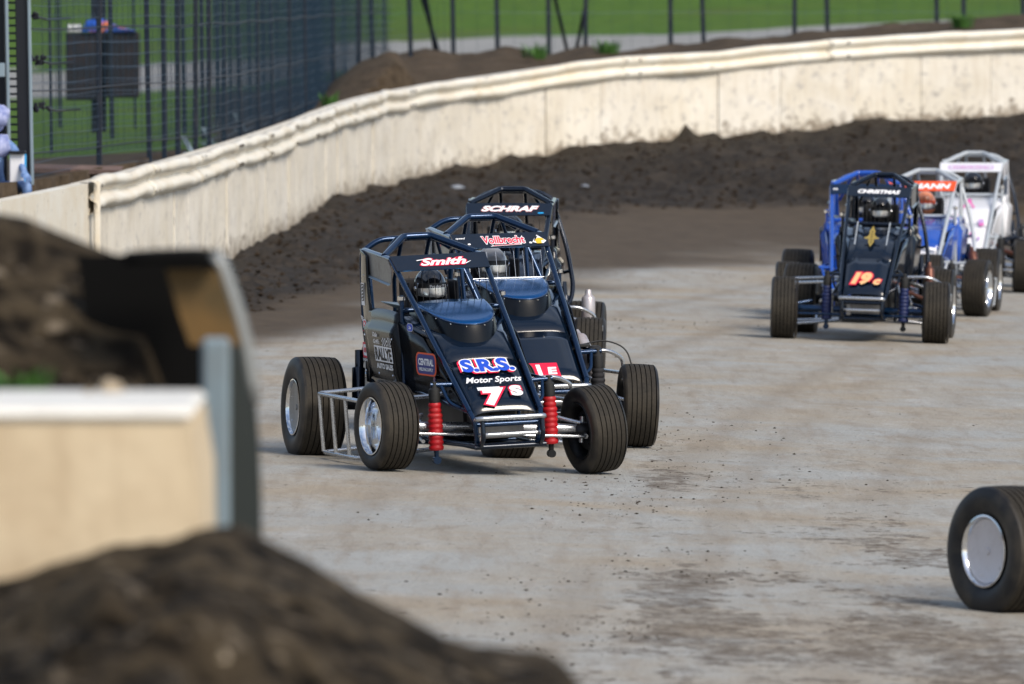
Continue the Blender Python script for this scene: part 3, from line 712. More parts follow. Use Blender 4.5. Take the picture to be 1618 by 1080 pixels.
def figure(name, J, r, m, root_parent=None, fingers=True):
    """J: joints pelvis, chest, neck, head, and per side shoulder/elbow/wrist, hip/knee/ankle/toe. One continuous skinned body."""
    nodes = []; edges = []; ix = {}
    def nd(k, p, q): ix[k] = len(nodes); nodes.append((Vector(p), q)); return ix[k]
    nd('pelvis', J['pelvis'], r * 1.35); nd('belly', (Vector(J['pelvis']) + Vector(J['chest'])) / 2, r * 1.3); nd('chest', J['chest'], r * 1.5)
    nd('neck', J['neck'], r * .62); nd('jaw', (Vector(J['neck']) * .45 + Vector(J['head']) * .55), r * .8); nd('head', J['head'], r * 1.08); nd('crown', Vector(J['head']) + (Vector(J['head']) - Vector(J['neck'])).normalized() * .07, r * .8)
    edges += [(0, 1), (1, 2), (2, 3), (3, 4), (4, 5), (5, 6)]
    for s in 'LR':
        a = nd('sh' + s, J['sh' + s], r * .72); b = nd('el' + s, J['el' + s], r * .5); c = nd('wr' + s, J['wr' + s], r * .34)
        edges += [(ix['chest'], a), (a, b), (b, c)]
        w = Vector(J['wr' + s]); dr = (w - Vector(J['el' + s])).normalized(); palm = nd('pa' + s, w + dr * .06, r * .38); edges.append((c, palm))
        side = dr.cross(Vector((0, 0, 1))).normalized()
        if fingers:
            for k in range(4):
                p1 = w + dr * .095 + side * (k - 1.5) * .021; p2 = p1 + dr * (.030 + .006 * (1.5 - abs(k - 1.5))) - Vector((0, 0, .012)); p3 = p2 + dr * .008 - Vector((0, 0, .028 + .003 * (k % 2)))
                i1 = nd('f', p1, .0095); i2 = nd('f', p2, .009); i3 = nd('f', p3, .0078); edges += [(palm, i1), (i1, i2), (i2, i3)]
            t1 = w + dr * .045 + side * (.04 if s == 'L' else -.04); t2 = t1 + dr * .035 - Vector((0, 0, .015))
            i1 = nd('f', t1, .011); i2 = nd('f', t2, .009); edges += [(palm, i1), (i1, i2)]
        h = nd('hi' + s, J['hi' + s], r * .95); kn = nd('kn' + s, J['kn' + s], r * .68); an = nd('an' + s, J['an' + s], r * .45); to = nd('to' + s, J['to' + s], r * .38)
        edges += [(0, h), (h, kn), (kn, an), (an, to)]
    me = bpy.data.meshes.new(name); me.from_pydata([n[0] for n in nodes], edges, []); me.update(); me.materials.append(m)
    o = bpy.data.objects.new(name, me); COL.objects.link(o)
    sk = o.modifiers.new("skin", 'SKIN'); sk.use_smooth_shade = True
    dat = me.skin_vertices[0].data
    for i, n in enumerate(nodes): dat[i].radius = (n[1], n[1]); dat[i].use_root = (i == 0)
    sb = o.modifiers.new("sub", 'SUBSURF'); sb.levels = 1; sb.render_levels = 1
    return o
g0 = at(12, 300, 80); gx0, gy0 = g0.x - .12, 80.4; gzz = 1.0
J = dict(pelvis=(gx0 - .05, gy0 + .15, gzz + .25), chest=(gx0 - .08, gy0, gzz + .60), neck=(gx0 - .05, gy0 - .02, gzz + .78), head=(gx0 + .0, gy0 - .05, gzz + .90),
         shL=(gx0 + .12, gy0, gzz + .68), elL=(gx0 + .22, gy0 - .12, gzz + .50), wrL=(gx0 + .27, gy0 - .28, gzz + .42), shR=(gx0 - .28, gy0, gzz + .68), elR=(gx0 - .34, gy0 - .15, gzz + .48), wrR=(gx0 - .2, gy0 - .3, gzz + .4),
         hiL=(gx0 + .05, gy0 + .1, gzz + .24), knL=(gx0 + .30, gy0 - .3, gzz + .30), anL=(gx0 + .25, gy0 - .12, gzz - .12), toL=(gx0 + .28, gy0 - .28, gzz - .16),
         hiR=(gx0 - .15, gy0 + .1, gzz + .24), knR=(gx0 - .25, gy0 - .35, gzz + .3), anR=(gx0 - .25, gy0 - .12, gzz - .12), toR=(gx0 - .28, gy0 - .28, gzz - .16))
per = figure("person", J, .085, M['denim']); tag(per, "person in pale blue top and denim crouching by the steel tower at the left edge", "person")
mb = MB(); rock_mesh(mb, J['head'] + Vector((0, 0, .03)) if isinstance(J['head'], Vector) else Vector(J['head']) + Vector((0, 0, .03)), .12, 4, (1, 1.05, 1)); hh = mb.build("hood", M['palecloth'], smooth=80); hh.parent = per
mb = MB(); mb.tube([Vector(J['shR']), Vector(J['chest']) + Vector((0, 0, .03)), Vector(J['shL'])], [.09, .15, .095], 10); hh = mb.build("shirt", M['palecloth'], smooth=80); hh.parent = per

# two dark cabinets on a double pole behind the fence
cb = empty("pole_mounted_panels", at(152, 246, 110)); tag(cb, "pair of rusty dark panels side by side on a double pole behind the fence", "panel")
M['rustdark'] = mat("rust_stained_black_panel", (.02, .015, .015), .7, fn=lambda nt, b: nt.links.new(ramp(nt, noise(nt, coords(nt), 6, 6, .7), [(.45, (.003, .0035, .006)), (.72, (.03, .013, .008))]), b.inputs["Base Color"]))
px_box("panel", 104, 159, 51, 158, 110, .18, M['rustdark'], cb, .02); px_box("panel", 168, 220, 50, 154, 110, .18, M['rustdark'], cb, .02)
px_box("pole", 144, 153, -60, 262, 110.3, .08, M['darksteel'], cb); px_box("pole", 159, 168, -60, 262, 110.3, .08, M['darksteel'], cb)
px_box("crossbar", 104, 220, 96, 100, 110.25, .05, M['darksteel'], cb)
mb = MB(); a = at(105, 50, 109.98)
for k in range(3): mb.lathe([(0, .04), (.03, .05), (.05, .02), (.08, .035), (.1, .005)], a + Vector((.04 + k * .06, .1, 0)), (0, 0, 1), 10)
child(mb.build("insulator", M['dwhite']), cb)
cv = empty("blue_tarpaulin", at(160, 48, 109.9)); tag(cv, "crumpled blue and orange cover draped on top of the pole-mounted dark panels", "cover")
mb = MB(); P = []
for i in range(12):
    x_ = 129 + i * 8; hgt = [0, 18, 20, 19, 21, 18, 15, 11, 8, 6, 4, 0][i]
    P.append([at(x_, 50, 109.95), at(x_, 50 - hgt * .6, 109.93), at(x_, 50 - hgt, 110.05), at(x_, 50, 110.2)])
mb.grid(P); child(mb.build("cloth", mat("blue_cover_cloth", (.01, .08, .45), .6, fn=lambda nt, b: nt.links.new(ramp(nt, noise(nt, coords(nt), 5, 3), [(.5, (.01, .09, .5)), (.62, (.6, .16, .06))]), b.inputs["Base Color"])), smooth=60), cv)

# debris and weeds along the wall top
M['weed'] = mat("weed_leaf", (.05, .14, .02), .7)
def tuft(name, c, h, n, label, m=M['weed'], sp=.1, seed=1):
    rr = random.Random(seed); mb = MB()
    for k in range(n):
        a = rr.uniform(0, 2 * PI); r = rr.uniform(0, sp); b0 = Vector(c) + Vector((math.cos(a) * r, math.sin(a) * r, -.03)); hh_ = h * rr.uniform(.5, 1)
        tip = b0 + Vector((math.cos(a) * hh_ * .5, math.sin(a) * hh_ * .5, hh_)); side = Vector((-math.sin(a), math.cos(a), 0)) * rr.uniform(.008, .018)
        mid = (b0 + tip) / 2 + Vector((0, 0, .02)); mb.add([b0 - side, b0 + side, mid + side * 1.2, tip, mid - side * 1.2], [(0, 1, 2, 3, 4)])
    return tag(mb.build(name, m, smooth=0), label, "weed")
tuft("weed", (-3.4 + .3, 117, 1.1) if False else Vector(place(float(np.interp(113.5, WC[:, 1], WL)), -.25, wall_at(float(np.interp(113.5, WC[:, 1], WL)))[2] - .08)), .26, 40, "green weed growing behind the wall at the foot of the catch fence", seed=2)
for q, yy, lb in ((846, 92, "low weed on the earth bank below the fence, left of the bracing"), (958, 84, "small weed on the earth bank left of the tall single post"), (1512, 38, "small weed on the earth bank near the right end of the fence")):
    x = (q - 809) / 95.0; z = gz(x, 141); tuft("weed", (x, 140.5, z), .3, 60, lb, sp=.22, seed=q)
M['litter'] = mat("pale_plastic_litter", (.26, .29, .34), .4)
for q, yy, dd, sz, lb in ((722, 301, 118, .06, "scrap of pale litter on the dark berm left of the third black car"), (924, 297, 116, .035, "scrap of pale litter on the dark berm right of the third black car")):
    s = S(dd); x = (q - 809) / s
    # walk along the line of sight until it meets the berm
    dd2 = 85.0
    while dd2 < 135:
        x = (q - 809) * dd2 / FPX
        if CAM_H - (yy + 20) * dd2 / FPX < gz(x, dd2): break
        dd2 += .25
    mb = MB(); rock_mesh(mb, (x, dd2, gz(x, dd2) + .02), sz, q, (1.6, 1, .5)); tag(mb.build("litter", M['litter'], smooth=50), lb, "litter")
# small steel brackets glinting at the fence foot
for q, yy, dd, lb in ((290, 226, 92, "bent pale bracket at the fence foot, left one of a row of three"), (322, 212, 95, "bent pale bracket at the fence foot, middle one of a row of three"), (372, 190, 101, "bent pale bracket at the fence foot, right one of a row of three")):
    mb = MB(); a = at(q - 5, yy - 12, dd); b = at(q + 8, yy + 12, dd); mb.poly([a, a + Vector((.06, 0, 0)), b + Vector((.06, 0, 0)), b], .02)
    mb.box(b + Vector((0, 0, -.02)), (.16, .1, .02)); tag(mb.build("steel_bracket", M['edgesteel']), lb, "bracket")

# ------------------------------------------------------------ loose clods on the track
mb = MB(); rr = random.Random(3)
CV = []
def clod(x, y, z, r):
    o = len(CV[0]) if CV else 0
base = [(0, 0, 1), (.9, 0, .25), (.3, .85, .3), (-.7, .5, .2), (-.75, -.5, .3), (.3, -.9, .2), (0, 0, -.4)]
bf = [(0, 1, 2), (0, 2, 3), (0, 3, 4), (0, 4, 5), (0, 5, 1), (6, 2, 1), (6, 3, 2), (6, 4, 3), (6, 5, 4), (6, 1, 5)]
xs = []; ys = []; rs = []
for k in range(5000):
    y = 37.5 + 60 * rr.random() ** 1.5; hw = 809 / S(y) * 1.02
    if rr.random() < .8: x = .8 + (y - 55) * .012 + rr.gauss(0, .35 if rr.random() < .6 else 1.1)
    else: x = rr.uniform(-hw, hw)
    if float(fbm(x, y * .4, .9, 3, 140)) < .53: continue
    xs.append(x); ys.append(y); rs.append(.0025 + .009 * rr.random() ** 4 * (1.2 if y < 52 else 1.0))
for k in range(17000):
    y = rr.uniform(76, 131); x = rr.uniform(-4, 8.6)
    if 809 + x * S(y) > 1660 or 809 + x * S(y) < 340: continue
    xs.append(x); ys.append(y); rs.append(.012 + .035 * rr.random() ** 2.5)
xs = np.array(xs); ys = np.array(ys); zz, DD, bb_, uu = ground_z(xs, ys)
V_ = []; F_ = []
for x, y, z, r, D_, be in zip(xs, ys, zz, rs, DD, bb_):
    if D_ < .15 or (y > 76 and r >= .012 and be < .35): continue
    if y < 76 or be < .3: z = z
    o = len(V_); a = rr.uniform(0, 6.3); ca, sa = math.cos(a), math.sin(a)
    for p in base:
        k1 = rr.uniform(.7, 1.3) * r; V_.append((x + (p[0] * ca - p[1] * sa) * k1 * 1.2, y + (p[0] * sa + p[1] * ca) * k1 * 1.2, z + p[2] * k1 * .75))
    F_ += [tuple(i + o for i in f) for f in bf]
mb = MB(); mb.add(V_, F_)
tag(mb.build("dirt_clods", M['clod'], smooth=60, recalc=False), "loose dark clods of dirt scattered over the track and berm", "dirt", kind="stuff")

# ------------------------------------------------------------ blurred foreground at the left: earth mound, concrete block, steel wall end
fgx = np.linspace(-3.2, 1.1, 120); fgy = np.linspace(12, 24.5, 110)
A, B = np.meshgrid(fgx, fgy, indexing='ij')
cpx = [(-300, 960), (0, 925), (60, 905), (140, 885), (165, 868), (190, 876), (250, 872), (335, 858), (365, 864), (420, 892), (500, 925), (560, 962), (640, 1000), (700, 1030), (780, 1052), (850, 1062), (880, 1058), (910, 1095), (1100, 1300), (1400, 1700)]
cx = np.array([(p - 809) * 20.4 / FPX for p, q in cpx]); cz = np.array([CAM_H - (q + 20) * 20.4 / FPX for p, q in cpx])
crest = np.interp(A, cx, cz)
zf = crest - .055 * np.maximum(20.4 - B, 0) - .5 * np.maximum(B - 21.0, 0) ** 1.3
amp = sst(20.4, 19.2, B) * .8 + .2
zf = zf + (fbm(A, B, 4.5, 4, 61) - .5) * .26 * amp + (fbm(A, B * .7, 12, 3, 62) - .5) * .10 * amp
zf = np.maximum(zf, -.3); mound_z = zf.copy()
mb = MB(); mb.grid([[Vector((A[i, j], B[i, j], zf[i, j])) for j in range(A.shape[1])] for i in range(A.shape[0])])
sl = Vector
o = mb.build("earth_mound", M['mound'], smooth=80, recalc=False); tag(o, kind="structure")
def concrete_fn(nt, b):
    v = coords(nt); n1 = noise(nt, v, 3.5, 6, .65); n2 = noise(nt, v, 25, 4, .6); vs = coords(nt, (8, 8, .8)); n3 = noise(nt, vs, 2, 4, .6)
    c = ramp(nt, n1, [(.3, (.54, .42, .27)), (.7, (.74, .62, .43))]); c = mixc(nt, mth(nt, 'MULTIPLY', ramp(nt, n3, [(.5, g3(0)), (.75, g3(1))]), .5), c, (.42, .31, .19))
    nt.links.new(c, b.inputs["Base Color"]); bump(nt, b, n2, .3, .01)
M['concrete'] = mat("tan_weathered_concrete", (.5, .42, .3), .8, fn=concrete_fn)
M['capwhite'] = mat("white_painted_cap", (.84, .81, .74), .6, fn=dusty((.84, .81, .73), amt=.25, rough=(.4, .7)))
blk = empty("concrete_block", at(100, 930, 21)); tag(blk, "tan concrete block with a white painted top in the earth mound at the left", "concrete block")
D0 = 20.75
def P3(x, y, d): return at(x, y, d)
# the block: front face tapers, top edge chamfered and painted
mb = MB()
fr = [P3(-260, 990, D0), P3(320, 990, D0), P3(317, 760, D0), P3(305, 690, D0), P3(303, 668, D0), P3(-260, 668, D0)]
bk = [p + Vector((0, .95, 0)) for p in fr]; mb.poly(fr, .001)
mb = MB(); k_ = len(fr); mb.add(fr + bk, [tuple(range(k_)), tuple(range(2 * k_ - 1, k_ - 1, -1))] + [(i, i + k_, (i + 1) % k_ + k_, (i + 1) % k_) for i in range(k_)])
child(mb.build("block_body", M['concrete'], smooth=25), blk)
mb = MB(); z1 = P3(0, 667.5, D0).z; z2 = P3(0, 645, D0).z; xa, xb = P3(-262, 0, D0).x, P3(303, 0, D0).x
mb.box(((xa + xb) / 2, D0 + .475, (z1 + z2) / 2), (xb - xa, .98, z2 - z1), bev=.02); child(mb.build("white_cap", M['capwhite']), blk)
# heap of earth behind the block
hp = [(-300, 330), (0, 333), (40, 340), (90, 362), (130, 378), (180, 398), (240, 402), (300, 560), (345, 700), (380, 850), (420, 1200)]
hx = np.array([(p - 809) * 24.5 / FPX for p, q in hp]); hz = np.array([CAM_H - (q + 20) * 24.5 / FPX for p, q in hp])
A, B = np.meshgrid(np.linspace(hx[0], hx[-1], 90), np.linspace(22.0, 28, 60), indexing='ij')
zc = np.interp(A, hx, hz); zf = zc - .42 * np.maximum(24.5 - B, 0) ** 1.1 - .35 * np.maximum(B - 24.5, 0) ** 1.2 + (fbm(A, B, 5, 4, 71) - .5) * .12 * sst(24.5, 23.8, B)
mb = MB(); mb.grid([[Vector((A[i, j], B[i, j], max(zf[i, j], -.2))) for j in range(A.shape[1])] for i in range(A.shape[0])])
tag(mb.build("earth_heap", M['mound'], smooth=80, recalc=False), kind="structure")
# curved steel end of the inner wall
M['ochre'] = mat("rusty_ochre_steel", (.22, .13, .03), .7, fn=lambda nt, b: nt.links.new(ramp(nt, noise(nt, coords(nt), 3, 5, .6), [(.35, (.07, .045, .012)), (.68, (.19, .10, .022))]), b.inputs["Base Color"]))
M['bluegrey'] = mat("blue_grey_steel_post", (.22, .28, .30), .5, metal=.3, fn=dusty((.24, .31, .35), amt=.45, scale=5, rough=(.4, .7)))
M['darkgreen'] = mat("dark_green_black_steel", (.018, .024, .022), .6)
M['matblack'] = mat("matt_black_steel", (.006, .006, .006), .9, spec=.05)
M['galv'] = mat("galvanised_plate_edge", (.42, .44, .42), .45, metal=.4, fn=dusty((.30, .31, .30), amt=.4, scale=5, rough=(.4, .7)))
se = empty("steel_wall_end", at(350, 850, 23)); tag(se, "curved steel end of the inner wall with rusty ochre inside, behind the concrete block", "wall end")
def strip(name, pts, d0, d1, th, m):
    """plate whose cross-section follows pts (photo pixels at depth d0), running back to d1"""
    a = [at(x, y, d0) for x, y in pts]; P = [a, [Vector((p.x, d1, p.z)) for p in a]]
    mb = MB(); mb.grid(P); return child(mb.build(name, m, smooth=50, solid=th), se)
strip("curved_plate", [(340, 398), (354, 415), (368, 455), (382, 500), (393, 545), (402, 600), (406, 640)], 22.6, 22.9, .02, M['galv'])

strip("top_plate", [(195, 401), (240, 398), (300, 396), (343, 400)], 23.5, 23.8, .03, M['matblack'])
mb = MB()
fr = [(205, 404), (344, 404), (362, 452), (376, 505), (387, 545), (320, 545), (300, 470), (262, 430)]
mb.poly([at(x, y, 23.6) for x, y in [(262, 425), (352, 425), (366, 460), (378, 505), (388, 545), (300, 545), (284, 500)]], .02); child(mb.build("ochre_panel", M['ochre']), se)
mb = MB(); mb.poly([at(x, y, 24.0) for x, y in [(120, 402), (346, 402), (388, 530), (402, 640), (405, 900), (200, 900)]], .02); child(mb.build("back_panel", M['matblack']), se)
mb = MB(); a = at(317, 534, 23.2); b = at(362, 850, 23.2); mb.box(((a.x + b.x) / 2, 23.25, (a.z + b.z) / 2), (b.x - a.x, .07, a.z - b.z), bev=.012); child(mb.build("steel_post", M['bluegrey']), se)
mb = MB(); mb.poly([at(x, y, 23.3) for x, y in [(360, 548), (389, 548), (403, 620), (409, 700), (412, 780), (413, 900), (360, 900)]], .04); child(mb.build("corner_plate", M['darkgreen']), se)
# pale stones on the earth
M['stone'] = mat("pale_stone", (.34, .28, .2), .8)
for q, yy, dd, r, lb in ((175, 628, 21.6, .04, "pale stone lying behind the white block top, right one of two"), (140, 634, 21.55, .028, "pale stone lying behind the white block top, left one of two"), (352, 1052, None, .026, "pale oval pebble in the foreground earth mound")):
    mb = MB()
    if dd is None:
        dd = 15.0
        while dd < 20.3:
            p = at(q, yy, dd); ii = np.argmin(abs(fgx - p.x)); jj = np.argmin(abs(fgy - dd))
            if mound_z[ii, jj] > p.z: break
            dd += .05
    p = at(q, yy, dd); rock_mesh(mb, p, r, q, (.8, 1, 1.1)); tag(mb.build("stone", M['stone'], smooth=60), lb, "stone")
p = at(28, 640, 22.3); tuft("weed", p, .14, 60, "blurred green weed on the dark earth heap at the left edge", sp=.06, seed=8)
# ------------------------------------------------------------ open-wheel midget race cars (x forward, y left, z up; front axle at x = 0)
def tube_z(x): return 1.35 - .592 * (x + 1.2)
def hood_z(x):
    if x > -.42: return tube_z(x) - .018
    t = (x + .42) / (-1.0 + .42); a = tube_z(-.42) - .018
    return a + (.985 - a) * (t if t < 1 else 1)
def hood_w(x): return .25 + (.37 - x) * .051 - .012
def side_y(x): return .262 + (.37 - x) * .1
SLOPE = Vector((-1.57, 0, .93)).normalized(); UY = Vector((0, 1, 0)); UZ = Vector((0, 0, 1)); UX = Vector((1, 0, 0))
BV = Vector((-.17, 0, .10)).normalized()

def make_tyre(par, R, w, T):
    h = w / 2; ri = .182
    side = [(-h * .86, ri), (-h * 1.0, ri + (R - ri) * .22), (-h * 1.06, ri + (R - ri) * .5), (-h * 1.03, ri + (R - ri) * .75), (-h * .95, R - .012), (-h * .86, R - .004)]
    mb = MB(); ng = 6 if R < .31 else 7
    mb.lathe(side, n=56, mi=1); mb.f = mb.f[:-2]; mb.m = mb.m[:-2]
    k = len(mb.f); m2 = MB(); m2.lathe([(-a, r) for a, r in side], n=56, mi=1); mb.add(m2.v, m2.f[:-2], 1)
    tr = []; st = 2 * h * .86 / ng
    for i in range(ng):
        a = -h * .86 + st * i; crown = lambda q: R - .004 * (abs(q) / h) ** 2 * 1.5
        tr += [(a, crown(a), 0), (a + st - .0065, crown(a + st), 0)]
        if i < ng - 1: tr += [(a + st - .006, crown(a + st) - .010, 2), (a + st - .0005, crown(a + st) - .010, 2)]
    for (a0, r0, g0_), (a1, r1, g1_) in zip(tr[:-1], tr[1:]):
        m2 = MB(); m2.lathe([(a0, r0), (a1, r1)], n=56); mb.add(m2.v, m2.f[:-2], 2 if (g0_ == 2 or g1_ == 2) else 0)
    m2 = MB(); m2.lathe([(-h * .86, ri), (h * .86, ri)], n=56); mb.add(m2.v, m2.f[:-2], 2)
    mb.xf(lambda p: T @ p)
    return mb.build("tyre", [M['tyre'], M['sidewall'], M['groove']], par, smooth=30)

def make_wheel(root, c, R, w, out, steer=0., camber=0., style='dish', rimm='chrome'):
    """c centre, out = +1 / -1 for the outer side along y; steer about z, camber about x"""
    e = bpy.data.objects.new("wheel", None); COL.objects.link(e); e.parent = root; e.location = c; e.empty_display_size = .1
    T = (Matrix.Rotation(steer, 3, 'Z') @ Matrix.Rotation(camber, 3, 'X') @ Matrix.Rotation(random.uniform(0, 6), 3, 'Y'))
    make_tyre(e, R, w, T)
    h = w / 2; o = out; mb = MB()
    f = lambda L, **k: (mb.lathe([(a * o, r) for a, r in L], n=40, **k))
    # barrel with rolled lips
    f([(h * .93, .182), (h * .99, .189), (h * 1.0, .182), (h * .9, .172), (h * .6, .163), (-h * .3, .158), (-h * .75, .166), (-h * .92, .180), (-h * .98, .186), (-h * .93, .190)], mi=0, closed=False); mb.f = mb.f[:-2]; mb.m = mb.m[:-2]
    if style == 'dish':
        f([(h * .02, .158), (h * .0, .10), (h * .12, .075), (h * .16, .05), (h * .30, .045), (h * .30, .001)], mi=1); 
        for k in range(8):
            a = k * PI / 4; m2 = MB(); m2.lathe([(h * .1 * o, .008), (h * .2 * o, .008), (h * .22 * o, .004)], (math.cos(a) * .085, 0, math.sin(a) * .085), n=6); mb.add(m2.v, m2.f, 0)
    else:
        f([(h * .70, .163), (h * .86, .168), (h * .80, .150), (h * .80, .02), (h * .86, .018), (h * .86, .001)], mi=2)
        for k in range(5):
            a = k * 2 * PI / 5 + .3; m2 = MB(); m2.lathe([(h * .80 * o, .006), (h * .84 * o, .005)], (math.cos(a) * .135, 0, math.sin(a) * .135), n=6); mb.add(m2.v, m2.f, 0)
    mb.xf(lambda p: T @ p); rim = mb.build("rim", [M[rimm], M['chrome' if rimm == 'chrome' else 'eng'], M['palegrey' if style == 'pale' else 'disc']], e, smooth=40)
    # inner side: hub, brake disc, spindle
    mb = MB(); mb.lathe([(-h * .1 * o, .055), (-h * .9 * o, .05), (-h * 1.15 * o, .03)], n=18); mb.lathe([(-h * .45 * o, .13), (-h * .5 * o, .13)], n=28)
    for k in range(6):
        a = k * PI / 3; m2 = MB(); m2.lathe([(-h * .5 * o, .012), (-h * .56 * o, .012)], (math.cos(a) * .10, 0, math.sin(a) * .10), n=8); mb.add(m2.v, m2.f, 0)
    mb.xf(lambda p: T @ p); mb.build("hub", M['eng'], e, smooth=40)
    return e

def make_car(px, depth, yaw, label, cfg):
    X = (px - 809) / S(depth); th = R_(yaw)
    gz0 = cfg.get('gz', None)
    if gz0 is None: gz0 = -.03 * (X + .14)
    root = empty("race_car", (X, depth, gz0), th - PI / 2); tag(root, label, "race car", "midget race cars on the dirt track")
    root.rotation_euler = (Matrix.Rotation(math.atan(.03), 3, 'Y') @ Matrix.Rotation(th - PI / 2, 3, 'Z')).to_euler()
    rot = Matrix.Rotation(R_(cfg.get('roll', 1.7)), 3, 'X'); lift = cfg.get('lift', 0.)
    pitch = Matrix.Rotation(R_(cfg.get('pitch', 0)), 3, 'Y')
    wy = cfg.get('wy', 1.0); ysh = cfg.get('yshift', 0.)
    def T(p):
        ay_ = abs(p.y); y2 = ay_ * wy if ay_ < .36 else ay_ - .36 * (1 - wy); p = Vector((p.x, math.copysign(y2, p.y) + ysh, p.z))
        q = Vector((p.x, p.y, p.z - .3)); q = pitch @ (rot @ q); q.z += .3 + lift; return q
    cage, paint, board = M[cfg['cage']], M[cfg['paint']], M[cfg.get('board', cfg['paint'])]
    side_m = M[cfg.get('side', cfg['paint'])]
    def part(name, mb, m, par=root, smooth=35, solid=0, t=True, recalc=True):
        if t: mb.xf(T)
        return mb.build(name, m, par, smooth, recalc, solid)
    # --- roll cage and frame
    mb = MB(); r = .021
    for s in (-1, 1):
        y = lambda a: a * s
        mb.tube([(.37, y(.25), .42), (-1.2, y(.33), 1.35)], .0195, 12)
        mb.tube([(-1.2, y(.33), 1.35), (-1.98, y(.33), 1.39), (-2.06, y(.31), .9), (-2.02, y(.27), .45)], r, 12, bend=.10)
        mb.tube([(.37, y(.25), .42), (.43, y(.23), .36), (.40, y(.21), .20), (-.2, y(.25), .19), (-2.02, y(.30), .22), (-2.02, y(.27), .5)], .018, 10, bend=.05)
        mb.tube([(.37, y(.25), .42), (-.86, y(.33), .52), (-2.0, y(.33), .55)], .016, 8)
        mb.tube([(-.86, y(.36), .16), (-.86, y(.36), 1.13)], .016, 8)
        mb.tube([(-1.62, y(.34), .5), (-1.80, y(.335), 1.37)], .016, 8)
        mb.tube([(-.3, y(.29), .15), (-.3, y(.29), .78)], .014, 8)
        # halo arch struts and rear uprights
        mb.tube([(-1.72, y(.10), 1.475), (-1.98, y(.10), 1.18), (-2.0, y(.10), .6)], .016, 8)
        mb.tube([(-1.72, y(.14), 1.47), (-2.0, y(.29), 1.2)], .014, 8)
    mb.tube([(-1.38, -.33, 1.365), (-1.70, -.10, 1.475), (-1.70, .10, 1.475), (-1.38, .33, 1.365)], .024, 12, bend=.03)
    mb.tube([(-1.98, -.33, 1.37), (-1.99, -.2, 1.45), (-1.99, .2, 1.45), (-1.98, .33, 1.37)], .020, 12, bend=.08)
    mb.tube([(-1.2, -.33, 1.345), (-1.2, .33, 1.345)], r, 12)
    for x, yy, z in ((.43, .22, .34), (.40, .21, .20), (-.2, .26, .19), (-.86, .36, 1.03), (-2.02, .3, .55), (-2.03, .31, .95), (-.86, .34, .16)):
        mb.tube([(x, -yy, z), (x, yy, z)], .016, 8)
    part("roll_cage", mb, cage, smooth=50)
    # long bent side bar outside the left of the cage
    mb = MB(); mb.tube([(-1.85, .34, 1.30), (-1.72, .44, 1.0), (-1.55, .50, .70), (-1.45, .48, .56), (-1.35, .36, .50)], .019, 10, bend=.12); mb.tube([(-1.62, .475, .82), (-1.75, .34, .78)], .014, 8)
    part("side_bar", mb, M[cfg.get('bar', cfg['cage'])], smooth=50)
    # --- hood
    xs = [.385, .25, .1, -.05, -.15, -.28, -.42, -.52, -.65, -.8, -.95, -1.02]; P = []
    split = cfg.get('hood2')
    def hoodgrid(xs_, grow=0.):
        P = []
        for x in xs_:
            w = hood_w(x); row = []
            if x < -.42: w = w + (side_y(x) - hood_w(x) - .01) * min(1, (-.42 - x) / .4)
            for j in range(13):
                t = -1 + j / 6; dz = .018 * (1 - abs(t) ** 3) - (.02 * max(0, abs(t) - .8) / .2)
                if cfg.get('ridges') and abs(abs(t) - .52) < .1 and x < .1: dz += .012
                row.append(Vector((x, t * w, hood_z(x) + dz + grow)))
            P.append(row)
        return P
    hm = paint
    if split:
        a, b = split
        mb = MB(); mb.grid(hoodgrid([.385, .25, .1, -.05, -.15])); part("nose_panel", mb, M[a], solid=.006)
        mb = MB(); mb.grid(hoodgrid([-.153, -.28, -.42, -.52, -.65, -.8, -.95, -1.02])); hood = part("hood", mb, M[b], solid=.006)
    else:
        mb = MB(); mb.grid(hoodgrid([.385, .25, .1, -.05, -.14], .008)); part("nose_panel", mb, hm, solid=.006)
        mb = MB(); mb.grid(hoodgrid([-.10, -.28, -.42, -.52, -.65, -.8, -.95, -1.02])); hood = part("hood", mb, hm, solid=.006)
    if cfg.get('scoop', True):
        # rounded cowl: dark undercut front, shiny lid
        rows = []
        for k in range(10):
            t = k / 9                     # 0 at the hood, 1 at the lip
            row = []
            for j in range(25):
                a = -PI / 2 + PI * j / 24; ex = abs(math.cos(a)) ** .75; ey = math.copysign(abs(math.sin(a)) ** .8, math.sin(a))
                ax_ = .74 - .08 * t; ay = .27 - .02 * t
                x = -1.0 + ax_ * ex * (.93 + .07 * t); y_ = ay * ey
                zb = hood_z(x) + .012; zt = 1.06 - .115 * ex ** 1.6
                row.append(Vector((x, y_, zb + (max(zt, zb + .01) - zb) * t)))
            rows.append(row)
        mb = MB(); mb.grid(rows); sc_ = part("cowl", mb, M['black'])
        top = rows[-1]; P = []
        for k in range(8):
            t = k / 7; row = []
            for p in top:
                q = Vector((-1.0 + (p.x + 1.0) * (1 - t), p.y * (1 - .0 * t), p.z)); q.z = p.z + (1.065 + .012 * (1 - (p.y / .27) ** 2) - p.z) * t + .012 * math.sin(PI * t); row.append(q)
            P.append(row)
        mb = MB(); mb.grid(P); part("cowl_lid", mb, M[cfg.get("lid", "lid")], solid=.004)
        mb = MB(); mb.tube(top, .006, 6); part("cowl_trim", mb, M['navy_tube'])
        mb = MB()
        for j in range(2, 24, 3): mb.lathe([(0, .006), (.006, .004)], top[j] + Vector((.004, 0, -.012)), (1, 0, 0), 6)
        part("rivet", mb, M['chrome'])
